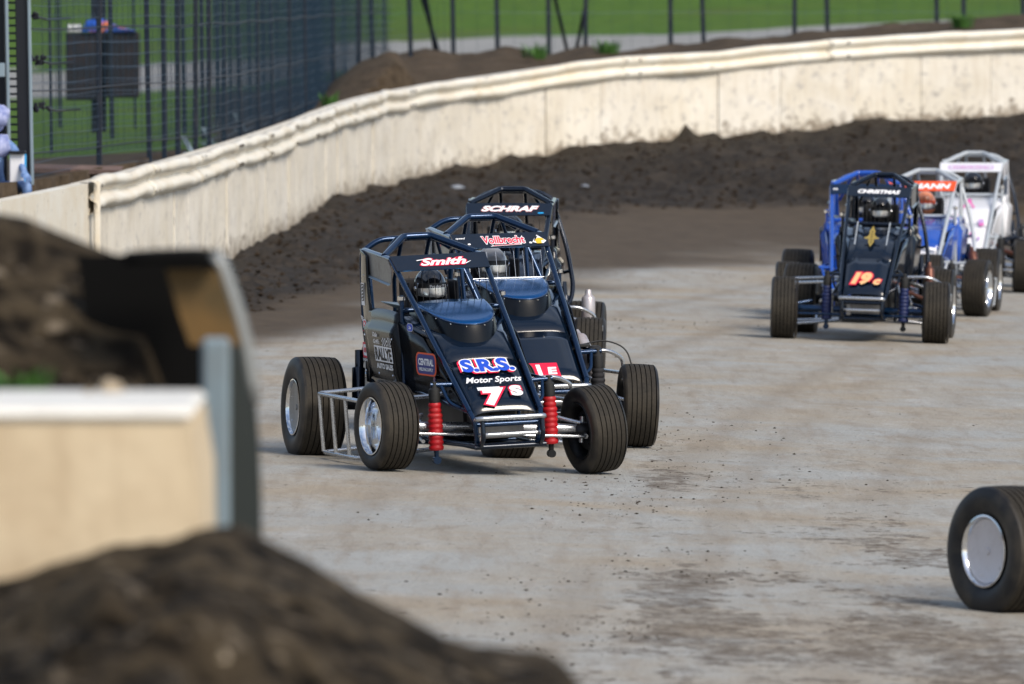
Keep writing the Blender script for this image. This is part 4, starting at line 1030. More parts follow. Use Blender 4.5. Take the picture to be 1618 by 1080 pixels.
    # --- side panels
    for s in (-1, 1):
        mb = MB(); xs_ = [.37, .1, -.15, -.42, -.64, -.87]; P = []
        for x in xs_:
            zt = hood_z(x) - .004; zb = .50 - .08 * max(0, (x + .86) / 1.23); P.append([Vector((x, s * (side_y(x) - .035 + .035 * k / 4 + .004 * math.sin(k * PI / 4)), zb + (zt - zb) * k / 4)) for k in range(5)])
        mb.grid(P); part("side_panel", mb, side_m, solid=.005)
        pr = [(.335, .965), (.35, 1.0), (.372, 1.012), (.39, .99), (.394, .945), (.398, .925), (.418, .900), (.428, .875), (.405, .62), (.39, .56), (.36, .52)]
        if s < 0 or not cfg.get('open_left'):
            mb = MB(); P = []
            for k in range(9):
                x = -.872 - .76 * k / 8; P.append([Vector((x, s * (yy - .0 * k), z + .012 * math.sin(k / 8 * PI) * (z > .9))) for yy, z in pr])
            mb.grid(P); mb.flat(P[0]); part("cockpit_side", mb, side_m, solid=.004)
    mb = MB()
    for xq, zq in ((-.895, .84), (-.895, .60), (-1.6, .60), (-1.6, .84), (-1.25, .60)): mb.lathe([(0, .008), (.005, .006)], (xq, -.429, zq), (0, -1, 0), 8)
    part("rivet", mb, M['chrome'])
    # tail fairing strip and window visor on the right, matching left strip
    for s in ((-1, 1) if cfg.get('both_sails') else () if cfg.get('nosail') else (-1,)):
        P = []
        prof2 = [(1.395, -2.00, -1.86), (1.36, -2.03, -1.70), (1.28, -2.03, -1.68), (1.2, -2.025, -1.665), (1.1, -2.01, -1.62), (1.02, -1.985, -1.57), (.95, -1.95, -1.56), (.8, -1.90, -1.57), (.6, -1.86, -1.56), (.52, -1.82, -1.56)]
        for z, xa, xb in prof2:
            row = []
            for k in range(7):
                t = k / 6; yy = .365 + .045 * (1 - (z - .5) / .9) - .05 * (1 - t) ** 3
                row.append(Vector((xa + (xb - xa) * t, s * yy, z)))
            P.append(row)
        mb = MB(); mb.grid(P); part("tail_fairing", mb, M[cfg.get('sail', cfg.get('side', cfg['paint']))], solid=.004)
        mb = MB(); mb.poly([(-1.82, s * .352, 1.385), (-1.21, s * .352, 1.345), (-1.12, s * .352, 1.28), (-1.15, s * .352, 1.19), (-1.82, s * .352, 1.235)], .004); part("window_visor", mb, M[cfg.get('visorm', 'grey')])
        mb = MB(); mb.poly([(-1.82, s * .356, 1.235), (-1.15, s * .356, 1.19), (-1.15, s * .372, 1.183), (-1.82, s * .372, 1.228)], .004); part("visor_lip", mb, M['edgesteel'])
    # tank / tail
    P = []
    for k in range(10):
        t = k / 9; x = -1.72 - cfg.get('tail_len', .75) * t; hw = .30 * (1 - t ** 2.5 * .55); hh = .24 * (1 - t ** 2.2 * .6); row = []
        for j in range(16):
            a = 2 * PI * j / 16; row.append(Vector((x, hw * math.copysign(abs(math.cos(a)) ** .6, math.cos(a)), .68 + hh * math.copysign(abs(math.sin(a)) ** .6, math.sin(a)))))
        P.append(row)
    mb = MB(); mb.grid(P, cv=True); mb.flat(P[0]); mb.flat(P[-1]); part("tail_tank", mb, M[cfg.get('tail', cfg['paint'])])
    # --- name board over the driver
    n = UY.cross(BV); bo = Vector((-1.115, 0, 1.30)) + n * .026
    mb = MB(); pts = [bo + BV * .098 + UY * -.345, bo + BV * .098 + UY * .345, bo - BV * .085 + UY * .335, bo - BV * .085 + UY * -.335]
    mb.poly(pts[::-1], .006); brd = part("name_board", mb, board)
    bo = bo + n * .0035; mb = MB(); cfg['board_fn'](mb, bo, UY, BV); part("lettering", mb, cfg['board_mats'], brd, smooth=0, recalc=False)
    mb = MB(); cfg['hood_fn'](mb); 
    if mb.v: part("lettering", mb, cfg['hood_mats'], hood, smooth=0, recalc=False)
    if cfg.get('side_fn'):
        made = []
        def new(nm): made.append((nm, MB())); return made[-1][1]
        cfg['side_fn'](new)
        for nm, q in made: part(nm, q, cfg['side_mats'], root, smooth=0, recalc=False)
    # --- screen guard wires
    mb = MB(); gw = cfg.get('guard')
    zt, zb = 1.245, (1.07 if gw == 'basket' else 1.035); xg = -.99
    if gw == 'basket':
        loop = rounded([Vector((-.99, -.30, zt)), Vector((-.93, -.30, zb)), Vector((-.93, .31, zb)), Vector((-.99, .31, zt))], .04)
        mb.tube(loop, .003, 6)
        for k in range(9):
            yy = -.26 + .065 * k; mb.tube([(-.99, yy, zt + .01), (-.93, yy, zb)], .0017, 5)
        part("screen_guard", mb, M['silver'])
    else:
        for k in range(14):
            yy = -.30 + .046 * k; mb.tube([(-1.03, yy, zt), (-1.0, yy, 1.04)], .0022, 5)
        part("screen_guard", mb, M['eng'])
    # --- belly, engine, skid plate
    mb = MB(); mb.box((-.75, 0, .18), (2.2, .44, .01)); part("belly_pan", mb, M['eng'])
    mb = MB(); mb.box((-.45, 0, .40), (.80, .34, .40), bev=.03); mb.box((.0, 0, .42), (.25, .30, .26), bev=.03); mb.box((-.5, -.22, .55), (.5, .10, .12), bev=.02); mb.box((-1.1, 0, .35), (.6, .4, .3), bev=.02)
    mb.lathe([(0, .09), (.03, .09), (.035, .07)], (.13, .05, .42), (1, 0, 0), 20); mb.lathe([(0, .05), (.03, .05)], (.13, -.1, .5), (1, 0, 0), 16); mb.lathe([(0, .06), (.03, .06)], (.13, -.08, .3), (1, 0, 0), 16)
    part("engine", mb, M['eng'])
    mb = MB(); mb.box((.22, 0, .28), (.012, .34, .10), rot=Matrix.Rotation(.25, 3, 'Y'), bev=.004); mb.box((.235, -.16, .28), (.012, .05, .13), bev=.004); part("skid_plate", mb, M[cfg.get('skid', 'grey')])
    # --- front bumper, axle, rods
    mb = MB(); mb.tube([(.36, -.22, .36), (.53, -.245, .385), (.53, .245, .385), (.36, .22, .36)], .016, 10, bend=.05)
    mb.tube([(.40, -.21, .27), (.48, -.19, .275), (.48, .22, .275), (.40, .21, .27)], .014, 10, bend=.04); part("front_bumper", mb, M['silver'], smooth=50)
    mb = MB(); mb.tube([(.50, -.20, .37), (.52, -.20, .25), (.44, -.20, .20)], .017, 8, bend=.05); mb.tube([(.50, .22, .37), (.52, .22, .25), (.44, .22, .20)], .017, 8, bend=.05); mb.tube([(.44, -.24, .195), (.44, .26, .195)], .017, 8)
    part("bumper_bracket", mb, M['black_tube'], smooth=50)
    mb = MB(); mb.tube([(0, -.60, .29), (0, .60, .29)], .031, 14); mb.tube([(.10, -.62, .245), (.10, .62, .245)], .011, 8); mb.tube([(.10, .62, .245), (.0, .64, .27)], .016, 8); mb.tube([(.10, -.62, .245), (.0, -.64, .27)], .016, 8)
    for s in (-1, 1):
        mb.tube([(0, s * .60, .29), (0, s * .66, .30)], .045, 12); mb.tube([(.0, s * .62, .20), (.0, s * .62, .37)], .018, 10); mb.tube([(.03, s * .60, .33), (-.05, s * .45, .36)], .014, 8)
    part("front_axle", mb, M['silver'] if cfg.get('axle', 1) else M['navy_tube'], smooth=50, t=False)
    for s in (-1, 1):
        mb = MB()
        mb.tube([(-.02, s * .47, .33), (-.75, s * .36, .42)], .013, 8); mb.tube([(-.02, s * .47, .22), (-.75, s * .36, .25)], .013, 8)
        mb.tube([(.02, s * .36, .40), (.02, s * .36, .20)], .016, 8); mb.tube([(-.3, s * .30, .52), (.02, s * .36, .40), (.04, s * .41, .32)], .014, 8, bend=.05)
        part("radius_rod", mb, M['silver'], smooth=50)
    for s in (-1, 1):
        mb = MB()
        mb.tube([(.06, s * .27, .585), (.06, s * .43, .59)], .017, 8); mb.tube([(.06, s * .36, .585), (.16, s * .33, .47), (.2, s * .26, .44)], .013, 8, bend=.06); mb.tube([(-.25, s * .31, .62), (.06, s * .40, .585)], .012, 8)
        part("shock_mount", mb, cage, smooth=50)
    for s in (-1, 1):
        e = bpy.data.objects.new("shock_absorber", None); COL.objects.link(e); e.parent = root; y0 = s * .405
        mb = MB(); pr = []; z0, z1 = .165, .475; nr = 9; rb = .048
        for k in range(nr):
            za = z0 + (z1 - z0) * k / nr; zq = (z1 - z0) / nr; rr_ = rb * (1 - .12 * (k > 6)); pr += [(za, rr_ * .90), (za + zq * .35, rr_ * 1.03), (za + zq * .6, rr_ * 1.04), (za + zq * .95, rr_ * .90)]
        mb.lathe(pr, (.06, y0, 0), (0, 0, 1), 20); part("boot", mb, M[cfg.get('boot', 'seat')], e, smooth=50)
        mb = MB(); mb.lathe([(.475, .037), (.50, .04), (.56, .036), (.575, .02), (.61, .018)], (.06, y0, 0), (0, 0, 1), 16); part("reservoir", mb, M['rubber'], e)
        mb = MB(); mb.lathe([(.10, .016), (.165, .018)], (.06, y0, 0), (0, 0, 1), 10); mb.lathe([(-.025, .026), (.025, .026)], (.06, y0, .10), (1, 0, 0), 14); part("rod_end", mb, M['navy_tube' if s < 0 else 'eng'], e)
    # --- nerf bars
    sv = M[cfg.get('nerf', 'silver')]
    mb = MB(); mb.tube([(-1.12, -.37, .52), (-1.3, -.84, .485), (-.55, -.76, .47), (-.12, -.40, .505), (-.02, -.30, .53)], .0145, 10, bend=.03)
    mb.tube([(-1.15, -.36, .13), (-1.28, -.82, .095), (-.62, -.76, .09), (-.4, -.3, .14)], .0145, 10, bend=.03)
    for x, yy in ((-1.292, -.835), (-1.06, -.81), (-.80, -.785)): mb.tube([(x, yy, .48), (x + .01, yy + .012, .10)], .013, 8)
    if not cfg.get('noright'): part("nerf_bar", mb, sv, smooth=50)
    mb = MB(); mb.tube([(-.42, .32, .56), (-.42, .60, .57), (-.50, .72, .50), (-.50, .72, .40), (-1.25, .75, .38), (-1.33, .36, .48)], .0145, 10, bend=.08)
    mb.tube([(-.45, .3, .16), (-.52, .72, .12), (-1.25, .72, .12), (-1.3, .34, .16)], .0145, 10, bend=.04); mb.tube([(-.50, .72, .42), (-.52, .72, .12)], .013, 8); mb.tube([(-1.22, .745, .38), (-1.22, .72, .12)], .013, 8)
    part("nerf_bar", mb, sv, smooth=50)
    if cfg.get('rear_bumper', 1):
        mb = MB(); mb.tube([(-2.02, -.27, .55), (-2.5, -.3, .5), (-2.5, .3, .5), (-2.02, .27, .55)], .016, 8, bend=.1); mb.tube([(-2.02, -.27, .3), (-2.5, -.3, .3), (-2.5, .3, .3), (-2.02, .27, .3)], .016, 8, bend=.1); part("rear_bumper", mb, sv, smooth=50)
    mb = MB(); mb.tube([(-1.75, -.62, .33), (-1.75, .55, .33)], .032, 12); mb.lathe([(-.09, .05), (-.07, .13), (.07, .13), (.09, .05)], (-1.75, -.05, .33), (0, 1, 0), 18); part("rear_axle", mb, M['eng'], smooth=50, t=False)
    for s in (-1, 1):
        mb = MB(); mb.tube([(-1.80, s * .44, .25), (-1.88, s * .40, .72)], [.03, .03], 10); mb.tube([(-1.80, s * .44, .40), (-1.86, s * .415, .60)], .045, 14); part("rear_shock", mb, M['black_tube'], smooth=50)
    # --- exhaust on the left
    ex = cfg.get('exhaust')
    e = bpy.data.objects.new("exhaust", None); COL.objects.link(e); e.parent = root
    mb = MB()
    for k in range(4): mb.tube([(-.25 - .13 * k, .16, .56), (-.25 - .13 * k, .33, .50 - .01 * k), (-.55, .40, .40), (-.75, .42, .42)], .019, 10, bend=.08)
    part("header_pipe", mb, M['brown_pipe'], e, smooth=50)
    if ex:
        a, b, r_, m_ = ex; a = Vector(a); b = Vector(b); d_ = (b - a).normalized(); L_ = (b - a).length
        mb = MB(); mb.lathe([(-.03, r_ * .45), (0, r_ * .5), (.02, r_ * .9), (.035, r_), (L_ - .035, r_), (L_ - .02, r_ * .9), (L_, r_ * .5), (L_ + .04, r_ * .4)], a, d_, 22); part("muffler", mb, M[m_], e, smooth=40)
        mb = MB(); mb.tube([a, a - d_ * .06, (-.55, .40, .42)], r_ * .42, 10, bend=.04); part("tailpipe", mb, M['brown_pipe'], e)
    if cfg.get('hose'):
        mb = MB(); mb.tube([(-.12, .34, .63), (-.1, .50, .66), (-.05, .64, .60), (-.02, .68, .42), (0, .66, .33)], .006, 6, bend=.2); mb.box((-.08, .30, .625), (.08, .16, .02), bev=.004); mb.lathe([(0, .05), (.1, .055), (.12, .03)], (-.1, .42, .50), (0, 0, 1), 14); part("brake_line", mb, M['rubber'])
    # --- seat
    mb = MB(); P = []
    for k in range(9):
        a = R_(-110 + 27.5 * k); P.append([Vector((-1.50 - .13 * math.cos(a), .22 * math.sin(a), z)) + Vector((-.03 * (z - .3), 0, 0)) for z in (.3, .5, .7, .9, 1.0)])
    mb.grid(P)
    for s in (-1, 1): mb.box((-1.44, s * .175, 1.10), (.22, .025, .17), bev=.01)
    mb.box((-1.60, 0, 1.10), (.03, .34, .20), bev=.01); seat = part("seat", mb, M['seat'], solid=.012)
    ring = [Vector((-1.10 + .05 * math.sin(a) * 0, .14 * math.cos(a), .84 + .14 * math.sin(a))) for a in [2 * PI * k / 20 for k in range(20)]]
    mb = MB(); mb.tube(ring, .012, 8, closed=True); mb.tube([(-1.10, 0, .84), (-.9, 0, .8)], .012, 8); mb.tube([(-1.10, -.14, .84), (-1.10, .14, .84)], .01, 6); part("steering_wheel", mb, M['rubber'])
    if cfg.get('side_mirror', 1):
        mb = MB(); mb.poly([(-1.30, -.27, 1.06), (-1.25, -.40, 1.075), (-1.15, -.30, 1.05), (-1.2, -.24, 1.0)], .004); part("deflector", mb, M['edgesteel'])
    # --- wheels
    st = cfg.get('steer', 6)
    fl = cfg.get('lf', {}); fr = cfg.get('rf', {})
    yf = cfg.get('yf', .70)
    make_wheel(root, (0, -yf, .288), .288, .235, -1, R_(fr.get('steer', st)), R_(fr.get('camber', 0)), 'dish', cfg.get('frim', 'chrome'))
    make_wheel(root, (0, yf, .288 + fl.get('up', 0)), .288, .235, 1, R_(fl.get('steer', st)), R_(fl.get('camber', 0)), 'dish', cfg.get('lrim', 'eng'))
    make_wheel(root, (-1.75, -cfg.get('ry', .70), .31), .34, .30, -1, 0, 0, cfg.get('rrstyle', 'cover'), 'chrome')
    make_wheel(root, (-1.75, .60, .305), .335, .28, 1, 0, 0, 'cover', 'chrome')
    # --- driver
    J = dict(pelvis=(-1.52, 0, .42), chest=(-1.50, 0, .78), neck=(-1.45, 0, .98), head=(-1.42, 0, 1.10),
             shL=(-1.46, .18, .90), elL=(-1.30, .27, .72), wrL=(-1.13, .15, .85), shR=(-1.46, -.18, .90), elR=(-1.30, -.27, .72), wrR=(-1.13, -.15, .85),
             hiL=(-1.45, .10, .40), knL=(-1.02, .14, .60), anL=(-.66, .12, .34), toL=(-.56, .12, .42), hiR=(-1.45, -.10, .40), knR=(-1.02, -.14, .60), anR=(-.66, -.12, .34), toR=(-.56, -.12, .42))
    J = {k: T(Vector(v)) for k, v in J.items()}
    dv = figure("person", J, .078, M['fabric']); dv.location = root.location; dv.rotation_euler = root.rotation_euler
    tag(dv, cfg['driver'], "person", "drivers in the race cars")
    hc = Vector((-1.41, 0, 1.135)); hy = R_(cfg.get('look', 0)); P = []
    def shell(az, el, k=1.0):
        x, y_, z = math.cos(el) * math.cos(az), math.cos(el) * math.sin(az), math.sin(el)
        ch = max(0, math.cos(az)) ** 2 * sst(.0, -.7, el) * .16
        v = Vector((x * (.132 + .13 * float(ch)) , y_ * .115, z * (.14 if z > 0 else .125))) * k; v.rotate(Matrix.Rotation(hy, 3, 'Z')); return hc + v
    for i in range(17):
        el = PI / 2 - PI * .93 * i / 16; P.append([shell(2 * PI * j / 28, el) for j in range(28)])
    mb = MB(); mb.grid(P, cv=True); mb.flat(P[-1]); hl = part("helmet", mb, M[cfg.get('helmet', 'helm_black')], dv, smooth=70)
    mb = MB(); P = [[shell(R_(-78 + 156 * j / 20), R_(18 - 38 * i / 6) - .1 * (1 - abs(j - 10) / 10), 1.025) for j in range(21)] for i in range(7)]
    mb.grid(P); vs_ = part("visor", mb, M['visor'], hl, smooth=70, solid=.003)
    mb = MB(); P = [[shell(R_(-70 + 140 * j / 20), R_(17 - 13 * i / 3), 1.034) for j in range(21)] for i in range(4)]; mb.grid(P); part("tear_off_strip", mb, M[cfg.get('strip', 'dblack')], hl, smooth=70)
    if cfg.get('visor_text'):
        mb = MB(); c = shell(0, R_(8), 1.06); letters(mb, cfg['visor_text'], c, UY, UZ, .115, .02, 0, bold=.03); part("lettering", mb, M['dwhite'], hl, smooth=0, recalc=False)
    mb = MB()
    for s in (-1, 1): mb.lathe([(0, .018), (.012, .015)], shell(s * R_(82), R_(2), 1.0), (0, s, 0), 14)
    part("visor_pivot", mb, M['chrome'], hl)
    # cage padding clamps
    for s in (-1, 1):
        mb = MB(); mb.lathe([(-.012, .027), (.012, .027)], (-.86, s * .36, 1.11), (0, 0, 1), 14); part("clamp", mb, M['chrome'])
    return root

def HP(x, y=0., up=.034):
    """point just above the hood at x, y"""
    return Vector((x, y, hood_z(x) + up))
# ---- artwork
def outlined(mb, s, c, u, v, w, h, shear=0, bold=.02, layers=((0, .0),)):
    """layers: (material index, outline width) from the outermost to the fill"""
    for k, (mi, o) in enumerate(layers): letters(mb, s, c, u, v, w, h, mi, shear, bold, o, .0015 + .0012 * k)
def b_smith(mb, c, u, v):
    outlined(mb, "Smith", c + u * .015 + v * .004, u, v, .335, .088, .42, .035, ((0, .055), (1, 0)))
    shape(mb, [(-.17, .018), (-.12, .030), (-.06, .022), (-.06, .030), (-.12, .038), (-.17, .028)], c, u, v, 1, 1, .004)
    shape(mb, [(.17, -.028), (.215, -.004), (.21, -.012), (.17, -.040)], c, u, v, 1, 1, .004)
def b_voll(mb, c, u, v):
    outlined(mb, "Vollbrecht", c + u * .02 + v * .008, u, v, .30, .095, .05, .02, ((1, .06), (0, 0)))
    shape(mb, [(-.07, -.062), (.14, -.050), (.14, -.060), (-.09, -.076)], c, u, v, 1, 1, .003); shape(mb, [(-.06, -.064), (.13, -.053), (.13, -.057), (-.07, -.071)], c, u, v, 1, 0, .004)
    shape(mb, [(.222, -.03), (.27, .06), (.325, -.02), (.30, -.05), (.25, -.05)], c, u, v, 1, 1, .0025)
    for k in range(5): shape(mb, [(.235 + .008 * k, -.02 + .016 * k), (.245 + .008 * k, -.02 + .016 * k), (.262 + .002 * k, .045), (.256 + .002 * k, .04)], c, u, v, 1, 2, .0035)
    shape(mb, [(.25, -.055), (.245, -.01), (.27, .02), (.30, .012), (.312, -.02), (.29, -.012), (.285, -.055)], c, u, v, 1, 3, .0045)
    for q in (-.235, .208): patch(mb, c + u * q - v * .04, u, v, .022, .022, 1, .003, .011)
    letters(mb, "speed", c - u * .285 + v * .035, u, v, .07, .03, 1, .3, .02, 0, .003)
def b_schraf(mb, c, u, v):
    outlined(mb, "SCHRAF", c + u * .01 + v * .01, u, v, .46, .085, .28, .05, ((0, .02), (1, 0)), )
    patch(mb, c + u * .26 - v * .055, u, v, .05, .02, 2, .003, .01)
def b_xmas(mb, c, u, v): outlined(mb, "CHRISTMAS", c + u * .0 + v * .0, u, v, .46, .068, .25, .05, ((0, 0),))
def b_blue(mb, c, u, v):
    for q in (-.30, -.275): patch(mb, c + u * q, u, v, .016, .03, 0, .002, .006)
def b_orange(mb, c, u, v): outlined(mb, "ITMANN", c + u * .04, u, v, .50, .10, .18, .045, ((0, 0),))
def b_pink(mb, c, u, v):
    patch(mb, c, u, v, .50, .085, 0, .002, .03); patch(mb, c, u, v, .47, .05, 1, .003, .025); letters(mb, "RACING TEAM", c, u, v, .40, .026, 2, .1, .03, 0, .004)
    patch(mb, c, u, v, .40, .012, 0, .0045, .004)
def h_lead(mb):
    c = HP(-.035, 0, .05); n = UY.cross(SLOPE)
    letters(mb, "S.R.S.", c - UY * .012 - SLOPE * .008, UY, SLOPE, .37, .15, 0, .0, .06, .06, .0005)
    letters(mb, "S.R.S.", c, UY, SLOPE, .37, .15, 1, .0, .06, .045, .0018); letters(mb, "S.R.S.", c, UY, SLOPE, .37, .15, 2, .0, .05, 0, .003)
    letters(mb, "Motor Sports", HP(.115, 0, .048), UY, SLOPE, .40, .085, 1, .4, .02, 0, .002)
    for s_, y_, w, h, xx in (("7", -.04, .17, .20, .275), ("S", .125, .085, .12, .225)):
        for k, (mi, o) in enumerate(((0, .055), (1, 0))): letters(mb, s_, HP(xx, y_, .046), UY, SLOPE, w, h, mi, .12 if s_ == "7" else 0, .07, o, .001 + .0015 * k)
    shape(mb, [(-.10, .0), (.06, .0), (.06, .035), (-.10, .035)], HP(.21, -.04, .046), UY, SLOPE, 1, 1, .004)
def h_car2(mb):
    c = HP(.32, -.03, .046); patch(mb, c, UY, SLOPE, .20, .20, 0, .002); letters(mb, "E", c + UY * .05, UY, SLOPE, .07, .09, 1, .1, .05, 0, .004); patch(mb, c - UY * .04, UY, SLOPE, .03, .16, 1, .003)
def h_none(mb): pass
def h_19(mb):
    c = HP(.20, 0, .05)
    for k, (mi, o) in enumerate(((0, .07), (1, 0))):
        letters(mb, "19", c - UY * .035, UY, SLOPE, .22, .21, mi, .3, .07, o, .002 + .0015 * k); letters(mb, "c", c + UY * .135 - SLOPE * .05, UY, SLOPE, .085, .10, mi, .3, .07, o, .002 + .0015 * k)
    c = HP(-.42, 0, .05)
    shape(mb, [(0, -.20), (.035, -.10), (.03, -.05), (.08, -.04), (.09, -.02), (.05, 0), (.03, .05), (.035, .10), (0, .21), (-.035, .10), (-.03, .05), (-.05, 0), (-.09, -.02), (-.08, -.04), (-.03, -.05), (-.035, -.10)], c, UY, SLOPE, .9, 2, .006)
    for k in range(5): patch(mb, c + SLOPE * (-.10 + .045 * k), UY, SLOPE, .018, .018, 3, .008, .006)
    for s in (-1, 1): shape(mb, [(s * .165, -.14), (s * .175, -.14), (s * .18, .26), (s * .168, .26)], c, UY, SLOPE, 1, 4, .004)
def h_orange(mb):
    outlined(mb, "97", HP(.16, 0, .05), UY, SLOPE, .26, .26, .2, .06, ((1, .05), (0, 0)))
    shape(mb, [(-.24, -.02), (-.08, .02), (.1, .0), (.24, -.03), (.24, -.09), (.1, -.04), (-.05, -.02), (-.24, -.07)], HP(-.12, 0, .045), UY, SLOPE, 1, 2, .004)
def h_pink(mb):
    c = HP(-.5, .02, .05)
    shape(mb, [(0, .0), (.03, .05), (.02, .09), (-.02, .09), (-.03, .05)], c, UY, SLOPE, 1, 0, .006); shape(mb, [(0, .03), (.05, -.10), (.07, -.08), (.02, .04)], c, UY, SLOPE, 1, 0, .007); shape(mb, [(0, .03), (-.02, .04), (-.07, -.08), (-.05, -.10)], c, UY, SLOPE, 1, 0, .008)
    rr = random.Random(5)
    for k in range(12): patch(mb, HP(rr.uniform(-.25, .3), rr.uniform(-.2, .2), .046), UY, SLOPE, rr.uniform(.03, .07), rr.uniform(.03, .09), k % 2, .002 + .0004 * k, .015)
def s_lead(new):
    mb = new('sales_sign')
    TV = Vector((0, -.09, 1))
    def at_(x, z): return Vector((x, -(.411 + (z - .62) * .09), z))
    # RALLYE AUTO SALES
    c = at_(-1.15, .73); patch(mb, c, UX, TV, .46, .105, 0, .001); letters(mb, "RALLYE", c, UX, TV, .42, .085, 1, 0, .035, 0, .003); letters(mb, "AUTO SALES", at_(-1.15, .648), UX, TV, .42, .036, 0, 0, .04, 0, .002)
    letters(mb, "Dale", at_(-1.32, .855), UX, TV, .12, .03, 0, .3, .02, 0, .002); letters(mb, "Griffi's", at_(-1.30, .81), UX, TV, .16, .03, 0, .3, .02, 0, .002)
    for (x0, zt, w_, h_, n_) in ((-1.16, .80, .14, .055, 4), (-1.02, .82, .10, .062, 4)):
        q = 5; 
        patch(mb, at_(x0 + w_ / 2, .786 + h_ / 2), UX, TV, w_, h_, 0, .001, .02)
        for i in range(q):
            for j in range(4):
                if (i + j) % 2: patch(mb, at_(x0 + (i + .5) * w_ / q, .786 + (j + .5) * h_ / 4), UX, TV, w_ / q, h_ / 4, 1, .0025)
    mb = new('oval_badge')
    u = Vector((1, .1, 0)).normalized(); c = Vector((-.34, -(side_y(-.34) + .012), .70))
    patch(mb, c, u, UZ, .38, .150, 2, .001, .05); patch(mb, c, u, UZ, .335, .128, 3, .0022, .042); letters(mb, "CENTRAL", c + UZ * .014, u, UZ, .285, .046, 0, 0, .045, 0, .0035); letters(mb, "WELDING SUPPLY", c - UZ * .034, u, UZ, .265, .022, 0, 0, .03, 0, .0035)
    mb = new('round_badge')
    c = Vector((-.62, -(side_y(-.62) + .012), .93)); patch(mb, c, u, UZ, .11, .052, 0, .001, .026); patch(mb, c, u, UZ, .10, .046, 4, .002, .023); letters(mb, "2a", c, u, UZ, .05, .022, 0, .2, .03, 0, .003)
    # tail strip badges
    mb = new('upright_sticker')
    for z, x in ((1.10, -1.80),):
        c = Vector((x, -.380, z)); patch(mb, c + UZ * .0, UX, UZ, .085, .15, 0, .001); patch(mb, c + UZ * .012, UX, UZ, .065, .115, 1, .002)
        for k in range(5): shape(mb, [(-.02, .045 - .022 * k), (.018, .052 - .022 * k), (.02, .045 - .022 * k), (-.018, .036 - .022 * k)], c + UZ * .01, UX, UZ, 1, 0, .0035)
    mb = new('flying_badge')
    c = Vector((-1.74, -.390, .905)); patch(mb, c, UX, UZ, .10, .06, 0, .001, .03); patch(mb, c, UX, UZ, .07, .042, 5, .002, .02); patch(mb, c, UX, UZ, .03, .02, 0, .003, .01); letters(mb, "racing", c - UZ * .05, UX, UZ, .10, .014, 5, 0, .03, 0, .002)
    for k in range(3): shape(mb, [(-.06 - .01 * k, .02 + .012 * k), (-.02, .012 + .012 * k), (-.02, .018 + .012 * k), (-.07 - .01 * k, .03 + .012 * k)], c, UX, UZ, 1, 0, .003)
    mb = new('number_sticker')
    c = Vector((-1.72, -.398, .73)); patch(mb, c, UX, UZ, .13, .105, 5, .001, .015); patch(mb, c, UX, UZ, .09, .075, 0, .002, .01); letters(mb, "88", c, UX, UZ, .06, .035, 5, 0, .04, 0, .003); letters(mb, "RACING", c - UZ * .065, UX, UZ, .12, .018, 0, 0, .03, 0, .002)
def s_car2(new):
    mb = new('sticker')
    u = UX
    letters(mb, "dirt", Vector((-1.5, -.356, 1.30)), u, UZ, .16, .035, 0, .3, .03, 0, .002)
def s_blue(new):
    mb = new('striped_decal')
    c = Vector((-1.25, -.434, .78))
    patch(mb, c, UX, UZ, .60, .34, 0, .001)
    for k in range(4): shape(mb, [(-.28, .10 - .08 * k), (.0, .14 - .08 * k), (.28, .06 - .08 * k), (.28, .03 - .08 * k), (.0, .10 - .08 * k), (-.28, .06 - .08 * k)], c, UX, UZ, 1, 1 + k % 2, .003)
    shape(mb, [(-.30, -.17), (-.1, -.02), (.30, -.12), (.30, -.17)], c, UX, UZ, 1, 3, .004)
def s_19(mb):
    pass
B = dict(cage='navy_tube', paint='black')
lead = make_car(773, 55.5, 15.5, "black car with red shock boots and white S.R.S. lettering, leading the bunch", dict(wy=.95, cage='navy_tube', paint='navy', side='black', board='navy', board_fn=b_smith, board_mats=[M['dred'], M['dwhite']],
    hood_fn=h_lead, hood_mats=[M['dred'], M['dwhite'], M['dblue']], side_fn=s_lead, side_mats=[M['dwhite'], M['dblack'], M['dorange'], M['dnavy'], M['dblue'], M['dred']], boot='red', roll=4.0, lift=-.0,
    ry=.745, rf=dict(steer=8.5, camber=1.5), lf=dict(steer=9, camber=7, up=.0), driver="driver in black helmet with mirrored visor in the red-booted black car", helmet='helm_black', visor_text="ProducT1", look=8, visorm='grey'))
car2 = make_car(850, 58.9, 13, "black car tucked behind the leader, wire basket guard and red script on its board", dict(cage='navy_tube', paint='navy', side='black', board='navy', board_fn=b_voll, board_mats=[M['dred'], M['dwhite'], M['dblack'], M['dyellow']],
    hood_fn=h_car2, hood_mats=[M['dred'], M['dwhite']], side_fn=s_car2, side_mats=[M['dred']], guard='basket', roll=3.0, lift=.05, steer=-7, driver="driver with grey visor behind the wire basket guard of the second black car", helmet='helm_grey', look=6,
    exhaust=((-.10, .44, .40), (-.36, .37, .68), .052, 'can'), hose=1, visorm='grey', sail='grey'))
car3 = make_car(790, 67.3, -3, "black car with red trim and white block lettering, rearmost of the front trio", dict(cage='black_tube', paint='navy', board='navy', board_fn=b_schraf, board_mats=[M['dorange'], M['dwhite'], M['skyblue']],
    hood_fn=h_none, hood_mats=[M['dred']], roll=1.7, lift=.05, steer=2, driver="driver half hidden in the rearmost car of the front trio", helmet='helm_black', exhaust=((-.62, .66, .44), (-.64, .66, .66), .055, 'can'), scoop=False, both_sails=True, visorm='black'))
